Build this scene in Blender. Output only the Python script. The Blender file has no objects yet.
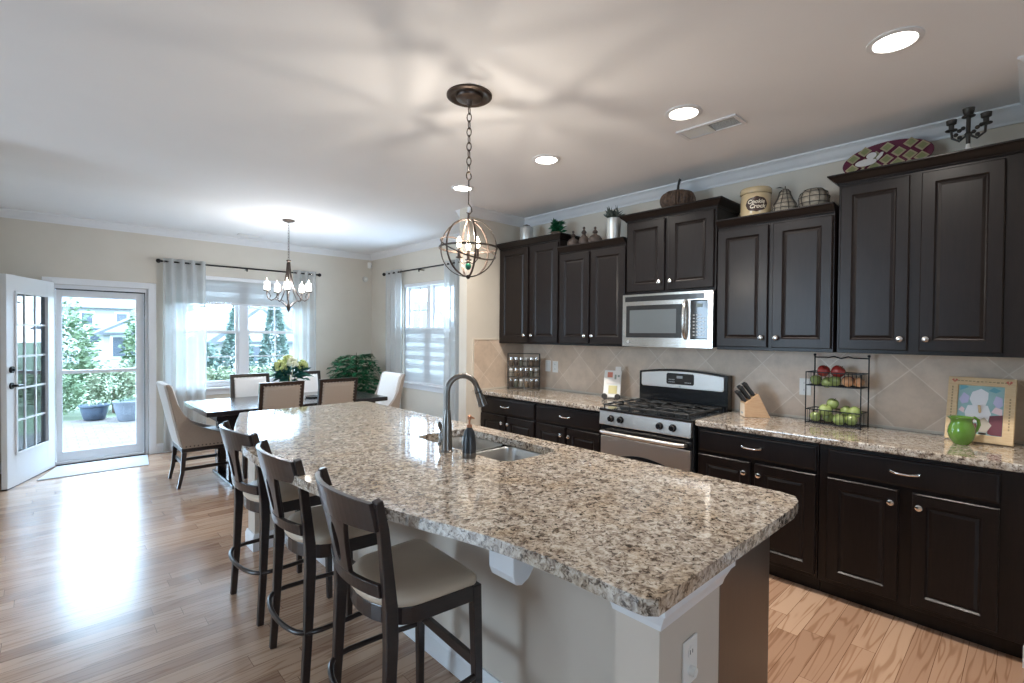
import bpy, bmesh, math, random
from mathutils import Vector, Matrix
random.seed(7)
C = bpy.context.scene.collection
PI = math.pi
sin, cos = math.sin, math.cos

# ------------------------------------------------------------------ camera, sky, lights, exposure
K, F, J, H = 3.817, 7.312, 3.85, 2.723       # kitchen wall x, far wall y, wing wall y, ceiling height
YAW, PITCH, ROLL, CAMZ, FPX = 0.7577, -0.0145, 0.0081, 1.479, 495.0
cam = bpy.data.cameras.new('camera'); cam.sensor_width = 36; cam.lens = FPX/1024*36
cam.clip_start = 0.02; cam.clip_end = 300
camo = bpy.data.objects.new('camera', cam); C.objects.link(camo)
fwd = Vector((sin(YAW)*cos(PITCH), cos(YAW)*cos(PITCH), sin(PITCH)))
rt = Vector((cos(YAW), -sin(YAW), 0)); up = rt.cross(fwd)
r2 = rt*cos(ROLL)+up*sin(ROLL); u2 = -rt*sin(ROLL)+up*cos(ROLL)
m = Matrix((( r2.x, u2.x, -fwd.x, 0), (r2.y, u2.y, -fwd.y, 0), (r2.z, u2.z, -fwd.z, CAMZ), (0, 0, 0, 1)))
camo.matrix_world = m
S = bpy.context.scene
S.camera = camo
S.view_settings.view_transform = 'Standard'; S.view_settings.look = 'None'
S.view_settings.gamma = 1; S.view_settings.use_curve_mapping = False
S.view_settings.exposure = 0.7

w = bpy.data.worlds.new('world'); S.world = w; w.use_nodes = True
wn = w.node_tree.nodes; bg = wn['Background']
bg.inputs[0].default_value = (0.58, 0.785, 1.0, 1); bg.inputs[1].default_value = 11.0

def area(name, loc, rot, sx, sy, power, col=(1, 1, 1), shape='RECTANGLE', spread=PI):
    l = bpy.data.lights.new(name, 'AREA'); l.shape = shape; l.size = sx; l.size_y = sy
    l.energy = power; l.color = col; l.spread = spread
    o = bpy.data.objects.new(name, l); C.objects.link(o); o.location = loc; o.rotation_euler = rot
    return o
DAY = (0.78, 0.89, 1.0)
def portal(name, loc, rot, sx, sy):       # marks an opening for sky sampling; gives off no light of its own
    o = area(name, loc, rot, sx, sy, 1); o.data.cycles.is_portal = True
portal('sky_portal_door', (.49, F+.20, 1.0), (-PI/2, 0, 0), .86, 1.98)
portal('sky_portal_window', (1.95, F+.20, 1.48), (-PI/2, 0, 0), 1.7, 1.44)
portal('sky_portal_side_window', (K+.20, 5.74, 1.49), (0, PI/2, 0), 1.4, 1.24)
portal('sky_portal_back_fill', (-1.0, -4.66, 1.6), (PI/2, 0, 0), 1.0, 1.4)  # unseen opening behind the camera, added for fill daylight
portal('sky_portal_great_room_fill', (-4.66, 3.4, 1.55), (0, -PI/2, 0), 1.7, 1.8)  # unseen side opening, added for bluish fill daylight
def point(name, loc, power, col, rad):
    l = bpy.data.lights.new(name, 'POINT'); l.energy = power; l.color = col; l.shadow_soft_size = rad
    o = bpy.data.objects.new(name, l); C.objects.link(o); o.location = loc
    return o

# ------------------------------------------------------------------ materials
def mat(name, col=(.8, .8, .8), rough=.5, metal=0, spec=.5, coat=0, coat_r=.1, emit=None, es=0, sheen=0):
    m = bpy.data.materials.new(name); m.use_nodes = True
    b = m.node_tree.nodes['Principled BSDF']
    b.inputs['Base Color'].default_value = (*col, 1); b.inputs['Roughness'].default_value = rough
    b.inputs['Metallic'].default_value = metal; b.inputs['Specular IOR Level'].default_value = spec
    b.inputs['Coat Weight'].default_value = coat; b.inputs['Coat Roughness'].default_value = coat_r
    b.inputs['Sheen Weight'].default_value = sheen
    if emit: b.inputs['Emission Color'].default_value = (*emit, 1); b.inputs['Emission Strength'].default_value = es
    return m
class NT:
    def __init__(s, m): s.t = m.node_tree; s.b = s.t.nodes['Principled BSDF']
    def n(s, typ, **kw):
        x = s.t.nodes.new(typ)
        for k, v in kw.items():
            if isinstance(k, str) and hasattr(x, k): setattr(x, k, v)
        return x
    def l(s, a, b): s.t.links.new(a, b)
    def coord(s, scale=(1, 1, 1), rot=(0, 0, 0), kind='Object'):
        t = s.n('ShaderNodeTexCoord'); mp = s.n('ShaderNodeMapping')
        mp.inputs['Scale'].default_value = scale; mp.inputs['Rotation'].default_value = rot
        s.l(t.outputs[kind], mp.inputs[0]); return mp.outputs[0]
    def noise(s, vec, scale, detail=3, rough=.55, dist=0):
        x = s.n('ShaderNodeTexNoise'); x.inputs['Scale'].default_value = scale; x.inputs['Detail'].default_value = detail
        x.inputs['Roughness'].default_value = rough; x.inputs['Distortion'].default_value = dist
        s.l(vec, x.inputs['Vector']); return x
    def ramp(s, fac, stops, interp='LINEAR'):
        x = s.n('ShaderNodeValToRGB'); x.color_ramp.interpolation = interp
        e = x.color_ramp.elements
        while len(e) < len(stops): e.new(.5)
        for i, (p, c) in enumerate(stops): e[i].position = p; e[i].color = (*c, 1)
        s.l(fac, x.inputs[0]); return x.outputs[0]
    def mix(s, a, b, fac, blend='MIX'):
        x = s.n('ShaderNodeMix'); x.data_type = 'RGBA'; x.blend_type = blend
        for v, i in ((fac, 0), (a, 6), (b, 7)):
            if hasattr(v, 'links'): s.l(v, x.inputs[i])
            elif i == 0: x.inputs[i].default_value = v
            else: x.inputs[i].default_value = (*v, 1)
        return x.outputs[2]
    def bump(s, h, strength=.2, dist=.01):
        x = s.n('ShaderNodeBump'); x.inputs['Strength'].default_value = strength; x.inputs['Distance'].default_value = dist
        s.l(h, x.inputs['Height']); s.l(x.outputs[0], s.b.inputs['Normal'])
def noisy(name, c1, c2, scale, rough=.6, bump=0, stretch=(1, 1, 1), bd=.004, **kw):
    m = mat(name, c1, rough, **kw); t = NT(m); v = t.coord(stretch)
    n = t.noise(v, scale)
    t.l(t.ramp(n.outputs['Fac'], [(.3, c1), (.7, c2)]), t.b.inputs['Base Color'])
    if bump: t.bump(n.outputs['Fac'], bump, bd)
    return m

M = {}
M['wall'] = noisy('wall_paint', (.62, .57, .49), (.65, .60, .52), 3, .75)
M['ceiling'] = noisy('ceiling_paint', (.83, .835, .85), (.85, .855, .87), 2, .8)
M['trim'] = mat('white_trim_paint', (.74, .745, .76), .4)
M['island_wall'] = noisy('island_paint', (.58, .50, .425), (.61, .53, .45), 3, .7)
M['cab'] = noisy('espresso_cabinet', (.007, .0048, .0045), (.011, .0072, .0066), 8, .34, stretch=(12, 12, 1), spec=.27, coat=.05, coat_r=.2)
M['cab_side'] = noisy('espresso_cabinet_end', (.020, .011, .008), (.030, .016, .011), 8, .32, stretch=(12, 12, 1), coat=.25, coat_r=.25)
M['stoolwood'] = noisy('dark_stained_wood', (.014, .009, .009), (.026, .015, .013), 7, .28, stretch=(3, 3, 20), coat=.3, coat_r=.2)
M['tablewood'] = noisy('dark_table_wood', (.010, .009, .012), (.018, .014, .016), 7, .25, stretch=(2, 16, 2), coat=.5, coat_r=.2)
M['steel'] = noisy('brushed_steel', (.50, .475, .445), (.58, .55, .52), 6, .26, stretch=(1, 1, 60), metal=1)
M['steel_h'] = noisy('brushed_steel_flat', (.58, .545, .51), (.65, .615, .58), 6, .40, stretch=(60, 1, 60), metal=1)
M['chrome'] = mat('satin_nickel', (.78, .76, .73), .2, 1)
M['black'] = mat('black_enamel', (.012, .013, .015), .18, coat=.4)
M['blackmatte'] = mat('black_matte', (.015, .015, .016), .5)
M['iron'] = noisy('cast_iron', (.012, .012, .012), (.03, .03, .03), 40, .5)
M['bronze'] = noisy('aged_bronze', (.055, .042, .036), (.11, .085, .072), 14, .38, metal=.85)
M['rod'] = mat('black_metal_rod', (.012, .011, .012), .35, .5)
M['glassblack'] = mat('black_glass', (.02, .021, .023), .06, spec=.6)
M['plate'] = mat('white_plastic', (.80, .79, .76), .35)
M['seat'] = noisy('taupe_leather', (.56, .44, .33), (.61, .49, .37), 5, .42, .08)
M['linen'] = noisy('beige_linen', (.36, .29, .24), (.42, .35, .29), 180, .85, .1, sheen=.2)
M['linen_white'] = noisy('ivory_linen', (.80, .78, .76), (.86, .84, .82), 120, .85, .1, sheen=.2)
M['brass'] = mat('dark_nailheads', (.10, .08, .07), .3, .9)
M['nail_light'] = mat('pale_nailheads', (.65, .60, .55), .3, .8)
M['ceramic_green'] = mat('green_glaze', (.10, .235, .028), .12, coat=.8, coat_r=.05)
M['pine'] = noisy('pale_pine', (.62, .43, .24), (.70, .52, .31), 8, .5, stretch=(2, 2, 14))
M['block'] = noisy('knife_block_wood', (.48, .29, .16), (.56, .37, .22), 8, .45, stretch=(2, 2, 14))
M['crock'] = noisy('cream_glaze', (.62, .47, .27), (.68, .53, .32), 8, .2, coat=.6)
M['brownpaint'] = mat('brown_print', (.05, .025, .018), .3)
M['creampaint'] = mat('cream_print', (.75, .66, .52), .3)
M['wicker'] = noisy('brown_wicker', (.055, .032, .022), (.14, .085, .055), 60, .7, .5)
M['galv'] = noisy('galvanised_metal', (.55, .55, .53), (.70, .70, .67), 12, .35, metal=.5)
M['finial'] = noisy('rusty_metal', (.05, .036, .03), (.11, .08, .065), 30, .6)
M['wire'] = mat('grey_wire', (.06, .055, .05), .5, .6)
M['mesh_fill'] = noisy('woven_raffia', (.22, .19, .15), (.34, .30, .24), 60, .8, .3)
M['leaf'] = noisy('green_leaf', (.006, .085, .03), (.02, .17, .07), 9, .4)
M['leaf_blue'] = noisy('dark_leaf', (.015, .09, .085), (.03, .16, .12), 9, .4)
M['leaf_grey'] = noisy('succulent_leaf', (.05, .07, .06), (.11, .13, .11), 9, .5)
M['stem'] = mat('brown_stem', (.08, .05, .03), .7)
M['petal'] = noisy('cream_petals', (.42, .50, .14), (.62, .68, .32), 20, .6)
M['vase'] = mat('blue_glass_vase', (.05, .13, .22), .08, coat=.5)
M['apple_red'] = noisy('red_apple_skin', (.30, .02, .02), (.48, .07, .05), 7, .2, coat=.3)
M['apple_green'] = noisy('green_apple_skin', (.22, .29, .08), (.36, .42, .17), 6, .25, coat=.3)
M['orange'] = noisy('orange_skin', (.70, .33, .16), (.78, .44, .24), 40, .4)
M['copper'] = mat('copper', (.45, .22, .13), .3, .9)
M['dispenser'] = mat('charcoal_ceramic', (.02, .023, .028), .3)
M['faucet'] = mat('dark_stainless', (.19, .18, .17), .3, 1)
M['sinksteel'] = noisy('sink_steel', (.50, .50, .49), (.58, .58, .57), 10, .28, metal=1)
M['planter_blue'] = noisy('blue_glazed_planter', (.035, .05, .075), (.05, .07, .10), 6, .3)
M['planter_grey'] = noisy('grey_stone_planter', (.10, .115, .14), (.13, .145, .17), 6, .6)
M['siding'] = mat('white_siding', (.30, .30, .31), .7)
M['roof'] = noisy('grey_shingles', (.07, .075, .085), (.09, .095, .105), 5, .9)
M['housewin'] = mat('house_window_glass', (.05, .06, .08), .2)
M['grass'] = noisy('grass', (.07, .10, .05), (.12, .15, .08), 3, .9)
M['shrub'] = noisy('shrub_leaves', (.055, .10, .05), (.13, .18, .09), 2.5, .7)
M['shrub_light'] = noisy('pale_shrub_leaves', (.13, .16, .09), (.21, .24, .15), 2.5, .7)
M['conifer'] = noisy('conifer_needles', (.06, .10, .085), (.11, .155, .125), 2.5, .8)
M['mat'] = noisy('door_mat_weave', (.50, .51, .53), (.62, .63, .64), 90, .9, .2)
M['paper'] = mat('white_card', (.78, .77, .73), .6)
M['bulb'] = mat('lit_bulb', (1, 1, 1), .5, emit=(1, .86, .66), es=22)
M['lens'] = mat('lit_downlight_lens', (1, 1, 1), .5, emit=(1, .93, .82), es=9)
M['candle'] = mat('candle_sleeve', (.75, .72, .66), .5)
M['frost'] = mat('lit_frosted_shade', (.9, .9, .88), .5, emit=(1, .95, .86), es=2.2)
M['display'] = mat('clock_display', (.01, .02, .02), .2)
M['greytxt'] = mat('grey_print', (.35, .37, .38), .4)
M['crystal'] = mat('green_crystal', (.02, .16, .10), .1)

def granite():
    m = mat('speckled_granite', rough=.07, spec=.55, coat=.3, coat_r=.03); t = NT(m); v = t.coord()
    wv = t.noise(v, 14, 3); 
    n1 = t.noise(v, 42, 4, .62, .8); n2 = t.noise(v, 62, 3, .62, .9); n3 = t.noise(v, 7, 3, .5); n5 = t.noise(v, 120, 2, .5, .3)
    base = t.ramp(n1.outputs['Fac'], [(.34, (.19, .15, .125)), (.43, (.35, .30, .255)), (.52, (.52, .467, .405)), (.64, (.66, .625, .57))])
    fine = t.ramp(n5.outputs['Fac'], [(.38, (.68, .62, .56)), (.50, (1, 1, 1))])
    c = t.mix(base, fine, .6, 'MULTIPLY')
    dark = t.ramp(n2.outputs['Fac'], [(.36, (.10, .085, .075)), (.41, (.30, .25, .21)), (.47, (1, 1, 1))])
    c = t.mix(c, dark, .88, 'MULTIPLY')
    rust = t.ramp(n3.outputs['Fac'], [(.45, (1, 1, 1)), (.72, (.88, .80, .70))])
    c = t.mix(c, rust, 1, 'MULTIPLY')
    t.l(c, t.b.inputs['Base Color']); return m
M['granite'] = granite()

def brick_node(t, vec, bw, rh, mortar, offset=0.0, c1=(0, 0, 0), c2=(1, 1, 1), cm=(.5, .5, .5), smooth=.1, bias=0):
    b = t.n('ShaderNodeTexBrick'); b.offset = offset; b.offset_frequency = 2; b.squash = 1
    b.inputs['Scale'].default_value = 1; b.inputs['Brick Width'].default_value = bw; b.inputs['Row Height'].default_value = rh
    b.inputs['Mortar Size'].default_value = mortar; b.inputs['Mortar Smooth'].default_value = smooth; b.inputs['Bias'].default_value = bias
    b.inputs['Color1'].default_value = (*c1, 1); b.inputs['Color2'].default_value = (*c2, 1); b.inputs['Mortar'].default_value = (*cm, 1)
    t.l(vec, b.inputs['Vector']); return b
def floor_mat():
    m = mat('oak_plank_floor', rough=.27, spec=.5, coat=.35, coat_r=.2); t = NT(m); v0 = t.coord()
    sx = t.n('ShaderNodeSeparateXYZ'); t.l(v0, sx.inputs[0])
    dv = t.n('ShaderNodeMath'); dv.operation = 'DIVIDE'; dv.inputs[1].default_value = .098; t.l(sx.outputs[1], dv.inputs[0])
    fl = t.n('ShaderNodeMath'); fl.operation = 'FLOOR'; t.l(dv.outputs[0], fl.inputs[0])
    wn_ = t.n('ShaderNodeTexWhiteNoise'); wn_.noise_dimensions = '1D'; t.l(fl.outputs[0], wn_.inputs['W'])
    ma = t.n('ShaderNodeMath'); ma.operation = 'MULTIPLY_ADD'; ma.inputs[1].default_value = 1.15; t.l(wn_.outputs['Value'], ma.inputs[0]); t.l(sx.outputs[0], ma.inputs[2])
    cx_ = t.n('ShaderNodeCombineXYZ'); t.l(ma.outputs[0], cx_.inputs[0]); t.l(sx.outputs[1], cx_.inputs[1]); v = cx_.outputs[0]
    b = brick_node(t, v, 1.15, .098, .0012, 0, c1=(.0, .0, .0), c2=(1, 1, 1), cm=(.2, .2, .2))
    tone = t.ramp(b.outputs['Color'], [(0, (.36, .215, .14)), (.35, (.45, .275, .18)), (.65, (.54, .35, .235)), (1, (.60, .41, .285))])
    # grain shifted from board to board
    sep = t.n('ShaderNodeSeparateColor'); t.l(b.outputs['Color'], sep.inputs[0])
    add = t.n('ShaderNodeVectorMath'); add.operation = 'MULTIPLY_ADD'
    add.inputs[1].default_value = (.55, 8, 1); t.l(v, add.inputs[0])
    cmb = t.n('ShaderNodeCombineXYZ')
    for i in range(3):
        mm = t.n('ShaderNodeMath'); mm.operation = 'MULTIPLY'; mm.inputs[1].default_value = 37 + i*11
        t.l(sep.outputs[0], mm.inputs[0]); t.l(mm.outputs[0], cmb.inputs[i])
    t.l(cmb.outputs[0], add.inputs[2])
    g = t.noise(add.outputs[0], 1.7, 2, .45, .3)
    wv = t.n('ShaderNodeMath'); wv.operation = 'SINE'
    w2 = t.n('ShaderNodeMath'); w2.operation = 'MULTIPLY'; w2.inputs[1].default_value = 46
    t.l(g.outputs['Fac'], w2.inputs[0]); t.l(w2.outputs[0], wv.inputs[0])
    gr = t.ramp(wv.outputs[0], [(0, (1.0, 1.0, 1.0)), (.6, (.95, .93, .92)), (1, (.70, .62, .56))])
    c = t.mix(tone, gr, .9, 'MULTIPLY')
    mort = t.ramp(b.outputs['Fac'], [(0, (1, 1, 1)), (1, (.45, .38, .32))])
    c = t.mix(c, mort, 1, 'MULTIPLY')
    t.l(c, t.b.inputs['Base Color'])
    n = t.noise(v, 3.0, 2)
    inv = t.mix(b.outputs['Fac'], n.outputs['Fac'], .5)
    t.bump(b.outputs['Fac'], -.25, .002)
    return m
M['floor'] = floor_mat()
def tile_mat():
    m = mat('travertine_tile', rough=.38); t = NT(m)
    tc = t.n('ShaderNodeTexCoord'); sp = t.n('ShaderNodeSeparateXYZ'); t.l(tc.outputs['Object'], sp.inputs[0])
    def mth(op, a, b):
        x = t.n('ShaderNodeMath'); x.operation = op
        for i, q in enumerate((a, b)):
            if hasattr(q, 'links'): t.l(q, x.inputs[i])
            else: x.inputs[i].default_value = q
        return x.outputs[0]
    u = mth('ADD', sp.outputs[0], sp.outputs[1]); z = mth('SUBTRACT', sp.outputs[2], .914)
    a = mth('MULTIPLY', mth('ADD', u, z), .7071); b = mth('MULTIPLY', mth('SUBTRACT', u, z), .7071)
    cv = t.n('ShaderNodeCombineXYZ'); t.l(mth('ADD', a, 20.08), cv.inputs[0]); t.l(mth('ADD', b, 20.0), cv.inputs[1])
    br = brick_node(t, cv.outputs[0], .30, .30, .0032, 0, c1=(.60, .475, .37), c2=(.68, .55, .44), cm=(.74, .63, .53))
    n = t.noise(t.coord(), 9, 5, .65)
    c = t.mix(br.outputs['Color'], t.ramp(n.outputs['Fac'], [(.3, (.86, .84, .82)), (.6, (1.05, 1.04, 1.03))]), .9, 'MULTIPLY')
    t.l(c, t.b.inputs['Base Color']); t.bump(br.outputs['Fac'], -.2, .003)
    return m
M['tile'] = tile_mat()
def paver_mat():
    m = mat('patio_pavers', rough=.85); t = NT(m); v = t.coord()
    br = brick_node(t, v, .22, .15, .006, .5, c1=(.085, .074, .068), c2=(.12, .102, .094), cm=(.05, .045, .042))
    t.l(br.outputs['Color'], t.b.inputs['Base Color']); return m
M['paver'] = paver_mat()
def glass_mat(name, tint=(1, 1, 1), refl=1.0):
    m = bpy.data.materials.new(name); m.use_nodes = True; t = m.node_tree
    for n in list(t.nodes):
        if n.type == 'BSDF_PRINCIPLED': t.nodes.remove(n)
    out = t.nodes['Material Output']
    tr = t.nodes.new('ShaderNodeBsdfTransparent'); tr.inputs[0].default_value = (*tint, 1)
    gl = t.nodes.new('ShaderNodeBsdfGlossy'); gl.inputs['Roughness'].default_value = .01
    lw = t.nodes.new('ShaderNodeLayerWeight'); lw.inputs[0].default_value = .5
    fr = t.nodes.new('ShaderNodeMath'); fr.operation = 'POWER'; fr.inputs[1].default_value = 5
    t.links.new(lw.outputs['Facing'], fr.inputs[0])
    ml = t.nodes.new('ShaderNodeMath'); ml.operation = 'MULTIPLY_ADD'; ml.inputs[1].default_value = .96*refl; ml.inputs[2].default_value = .04*refl; ml.use_clamp = True
    mx = t.nodes.new('ShaderNodeMixShader')
    t.links.new(fr.outputs[0], ml.inputs[0]); t.links.new(ml.outputs[0], mx.inputs[0])
    t.links.new(tr.outputs[0], mx.inputs[1]); t.links.new(gl.outputs[0], mx.inputs[2]); t.links.new(mx.outputs[0], out.inputs[0])
    return m
M['glass'] = glass_mat('window_glass', (.95, .98, 1))
M['doorglass'] = glass_mat('door_glass', (.55, .62, .66), 2.2)
def sheer_mat(name, col, dens, transl=.5, tcol=(.3, .3, .3)):
    m = bpy.data.materials.new(name); m.use_nodes = True; t = m.node_tree
    for n in list(t.nodes):
        if n.type == 'BSDF_PRINCIPLED': t.nodes.remove(n)
    out = t.nodes['Material Output']
    tr = t.nodes.new('ShaderNodeBsdfTransparent')
    df = t.nodes.new('ShaderNodeBsdfDiffuse'); df.inputs[0].default_value = (*col, 1)
    tl = t.nodes.new('ShaderNodeBsdfTranslucent'); tl.inputs[0].default_value = (*tcol, 1)
    m1 = t.nodes.new('ShaderNodeMixShader'); m1.inputs[0].default_value = transl
    m2 = t.nodes.new('ShaderNodeMixShader'); m2.inputs[0].default_value = dens
    t.links.new(df.outputs[0], m1.inputs[1]); t.links.new(tl.outputs[0], m1.inputs[2])
    t.links.new(tr.outputs[0], m2.inputs[1]); t.links.new(m1.outputs[0], m2.inputs[2]); t.links.new(m2.outputs[0], out.inputs[0])
    return m
M['sheer'] = sheer_mat('sheer_white_voile', (.90, .91, .91), .62, .5, (.62, .62, .60))
M['blind'] = sheer_mat('white_blind_fabric', (.88, .89, .90), .93, .5, (.40, .40, .39))
M['blind_band'] = sheer_mat('white_blind_band', (.84, .86, .88), .975, .5, (.30, .30, .29))

# ------------------------------------------------------------------ mesh builder
class MB:
    def __init__(s): s.v = []; s.f = []; s.sm = []
    def add(s, vs, fs, smooth=False, T=None):
        o = len(s.v)
        s.v += [tuple(T @ Vector(p)) if T is not None else tuple(p) for p in vs]
        s.f += [tuple(i+o for i in f) for f in fs]; s.sm += [smooth]*len(fs); return s
    def box(s, x0, x1, y0, y1, z0, z1, T=None):
        vs = [(x, y, z) for x in (x0, x1) for y in (y0, y1) for z in (z0, z1)]
        return s.add(vs, [(0, 1, 3, 2), (4, 6, 7, 5), (0, 4, 5, 1), (2, 3, 7, 6), (0, 2, 6, 4), (1, 5, 7, 3)], False, T)
    def rings(s, rings, closed=True, caps=True, smooth=True, T=None):
        n = len(rings[0]); vs = [p for r in rings for p in r]; fs = []
        for i in range(len(rings)-1):
            for j in range(n if closed else n-1):
                a = i*n+j; b = i*n+(j+1) % n; fs.append((a, b, b+n, a+n))
        o = len(s.f); s.add(vs, fs, smooth, T)
        if caps and closed:
            base = len(s.v)-len(vs)
            s.f.append(tuple(base+j for j in reversed(range(n)))); s.sm.append(False)
            s.f.append(tuple(base+(len(rings)-1)*n+j for j in range(n))); s.sm.append(False)
        return s
    def lathe(s, prof, n=24, T=None, caps=True, c=(0, 0, 0)):
        rs = [[(c[0]+r*cos(2*PI*k/n), c[1]+r*sin(2*PI*k/n), c[2]+z) for k in range(n)] for r, z in prof]
        return s.rings(rs, True, caps, True, T)
    def cyl(s, a, b, r, r2=None, n=12, caps=True, smooth=True):
        a = Vector(a); b = Vector(b); return s.tube([a, b], [r, r if r2 is None else r2], n, caps, smooth)
    def tube(s, path, r, n=8, caps=True, smooth=True, closed=False):
        P = [Vector(p) for p in path]; N = len(P)
        rr = r if isinstance(r, (list, tuple)) else [r]*N
        tang = []
        for i in range(N):
            if closed: d = P[(i+1) % N]-P[i-1]
            else: d = P[min(i+1, N-1)]-P[max(i-1, 0)]
            tang.append(d.normalized())
        ref = Vector((0, 0, 1)) if abs(tang[0].z) < .9 else Vector((1, 0, 0))
        nrm = (ref-tang[0]*ref.dot(tang[0])).normalized(); rs = []
        for i in range(N):
            nrm = (nrm-tang[i]*nrm.dot(tang[i])).normalized(); bn = tang[i].cross(nrm)
            rs.append([tuple(P[i]+(nrm*cos(2*PI*k/n)+bn*sin(2*PI*k/n))*rr[i]) for k in range(n)])
        if closed: rs.append(rs[0])
        return s.rings(rs, True, caps and not closed, smooth)
    def bar(s, path, wx, wy, side=(0, 1, 0), caps=True):
        # rectangular section swept along a path; wx thickness across, wy thickness along 'side'
        P = [Vector(p) for p in path]; N = len(P); rs = []
        for i in range(N):
            d = (P[min(i+1, N-1)]-P[max(i-1, 0)]).normalized(); sd = Vector(side); sd = (sd-d*sd.dot(d)).normalized(); o = d.cross(sd)
            ax = wx[i] if isinstance(wx, (list, tuple)) else wx; ay = wy[i] if isinstance(wy, (list, tuple)) else wy
            rs.append([tuple(P[i]+o*ax/2*a+sd*ay/2*b) for a, b in ((1, 1), (-1, 1), (-1, -1), (1, -1))])
        return s.rings(rs, True, caps, False)
    def sphere(s, c, r, n=14, m=10, sc=(1, 1, 1)):
        prof = [(max(1e-4, r*sin(PI*i/m)), -r*cos(PI*i/m)) for i in range(m+1)]
        rs = [[(c[0]+q*cos(2*PI*k/n)*sc[0], c[1]+q*sin(2*PI*k/n)*sc[1], c[2]+z*sc[2]) for k in range(n)] for q, z in prof]
        return s.rings(rs, True, True, True)
    def prism(s, poly, a0, a1, plane='xy', holes=(), T=None, fn=None, smooth_side=False):
        bm = bmesh.new()
        def put(p, h):
            q = {'xy': (p[0], p[1], h), 'xz': (p[0], h, p[1]), 'yz': (h, p[0], p[1])}[plane]
            return q
        edges = []; loops = [list(poly)]+[list(h) for h in holes]; allv = []
        for lp in loops:
            vv = [bm.verts.new((p[0], p[1], 0)) for p in lp]; allv.append(vv)
            edges += [bm.edges.new((vv[i], vv[(i+1) % len(vv)])) for i in range(len(vv))]
        bmesh.ops.triangle_fill(bm, edges=edges, use_beauty=True)
        bm.verts.index_update()
        pts = [v.co[:2] for v in bm.verts]; n = len(pts); fs = []
        for f in bm.faces:
            ids = [v.index for v in f.verts]; fs.append(tuple(ids)); fs.append(tuple(i+n for i in reversed(ids)))
        k = len(fs); nside = []
        for vv in allv:
            for i in range(len(vv)):
                a = vv[i].index; b = vv[(i+1) % len(vv)].index; nside.append((a, b, b+n, a+n))
        vs = [put(p, a0) for p in pts]+[put(p, a1) for p in pts]
        if fn: vs = [fn(*p) for p in vs]
        bm.free(); s.add(vs, fs, False, T)
        o = len(s.v)-len(vs); s.f += [tuple(i+o for i in f) for f in nside]; s.sm += [smooth_side]*len(nside)
        return s
    def build(s, name, m, parent=None, bevel=0, seg=2, subsurf=0, loc=(0, 0, 0), rot=(0, 0, 0)):
        me = bpy.data.meshes.new(name); me.from_pydata(s.v, [], s.f); me.update()
        bm = bmesh.new(); bm.from_mesh(me); bmesh.ops.remove_doubles(bm, verts=bm.verts, dist=1e-6)
        if len(bm.faces) < 6000: bmesh.ops.recalc_face_normals(bm, faces=bm.faces)
        bm.to_mesh(me); bm.free()
        me.materials.append(m)
        o = bpy.data.objects.new(name, me); C.objects.link(o)
        if parent: o.parent = parent
        o.location = loc; o.rotation_euler = rot
        if bevel:
            b = o.modifiers.new('bevel', 'BEVEL'); b.width = bevel; b.segments = seg; b.limit_method = 'ANGLE'; b.angle_limit = math.radians(40)
            b.harden_normals = False
        if subsurf:
            q = o.modifiers.new('subdivision', 'SUBSURF'); q.levels = subsurf; q.render_levels = subsurf
        return o
def keepsmooth(o):
    for p in o.data.polygons: p.use_smooth = True
    return o
# from_pydata keeps face order, but remove_doubles may not: set smoothing by builder through a wrapper
_build = MB.build
def build2(s, name, m, parent=None, **kw):
    o = _build(s, name, m, parent, **kw)
    allsm = sum(s.sm)
    if allsm > .5*len(s.sm) or kw.get('subsurf'):
        for p in o.data.polygons: p.use_smooth = True
        try: o.data.set_sharp_from_angle(angle=math.radians(42))
        except Exception: pass
    return o
MB.build = build2

def tag(o, label=None, cat=None, group=None, kind=None):
    if label: o['label'] = label
    if cat: o['category'] = cat
    if group: o['group'] = group
    if kind: o['kind'] = kind
    return o
def thing(name, label, cat, loc=(0, 0, 0), rz=0, group=None):
    o = bpy.data.objects.new(name, None); C.objects.link(o); o.empty_display_size = .05
    o.location = loc; o.rotation_euler = (0, 0, rz); return tag(o, label, cat, group)
def struct(name, mb, m, **kw): return tag(mb.build(name, m, **kw), kind='structure')
def copy_tree(o, parent=None):
    c = o.copy(); C.objects.link(c); c.parent = parent
    for ch in list(o.children): copy_tree(ch, c)
    return c
def dup(o, loc, rz=0, label=None, group=None):
    c = copy_tree(o); c.location = loc; c.rotation_euler = (0, 0, rz)
    if label: c['label'] = label
    if group: c['group'] = group
    return c
def sweep2(mb, path, prof, left=True, closed=False, smooth=False):
    """sweep a profile [(offset, z)] along a 2-D path, offset to the left of travel, mitred"""
    P = [Vector(p) for p in path]; N = len(P); rs = []
    for i in range(N):
        def nr(a, b):
            d = (b-a).normalized(); return Vector((-d.y, d.x)) if left else Vector((d.y, -d.x))
        if 0 < i < N-1 or closed:
            n1 = nr(P[i-1], P[i]); n2 = nr(P[i], P[(i+1) % N]); mm = (n1+n2); mm = mm/(mm.dot(n1))
        elif i == 0: mm = nr(P[0], P[1])
        else: mm = nr(P[N-2], P[N-1])
        rs.append([(P[i].x+mm.x*o, P[i].y+mm.y*o, z) for o, z in prof])
    if closed: rs.append(rs[0])
    mb.rings(rs, True, not closed, smooth); return mb

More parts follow.
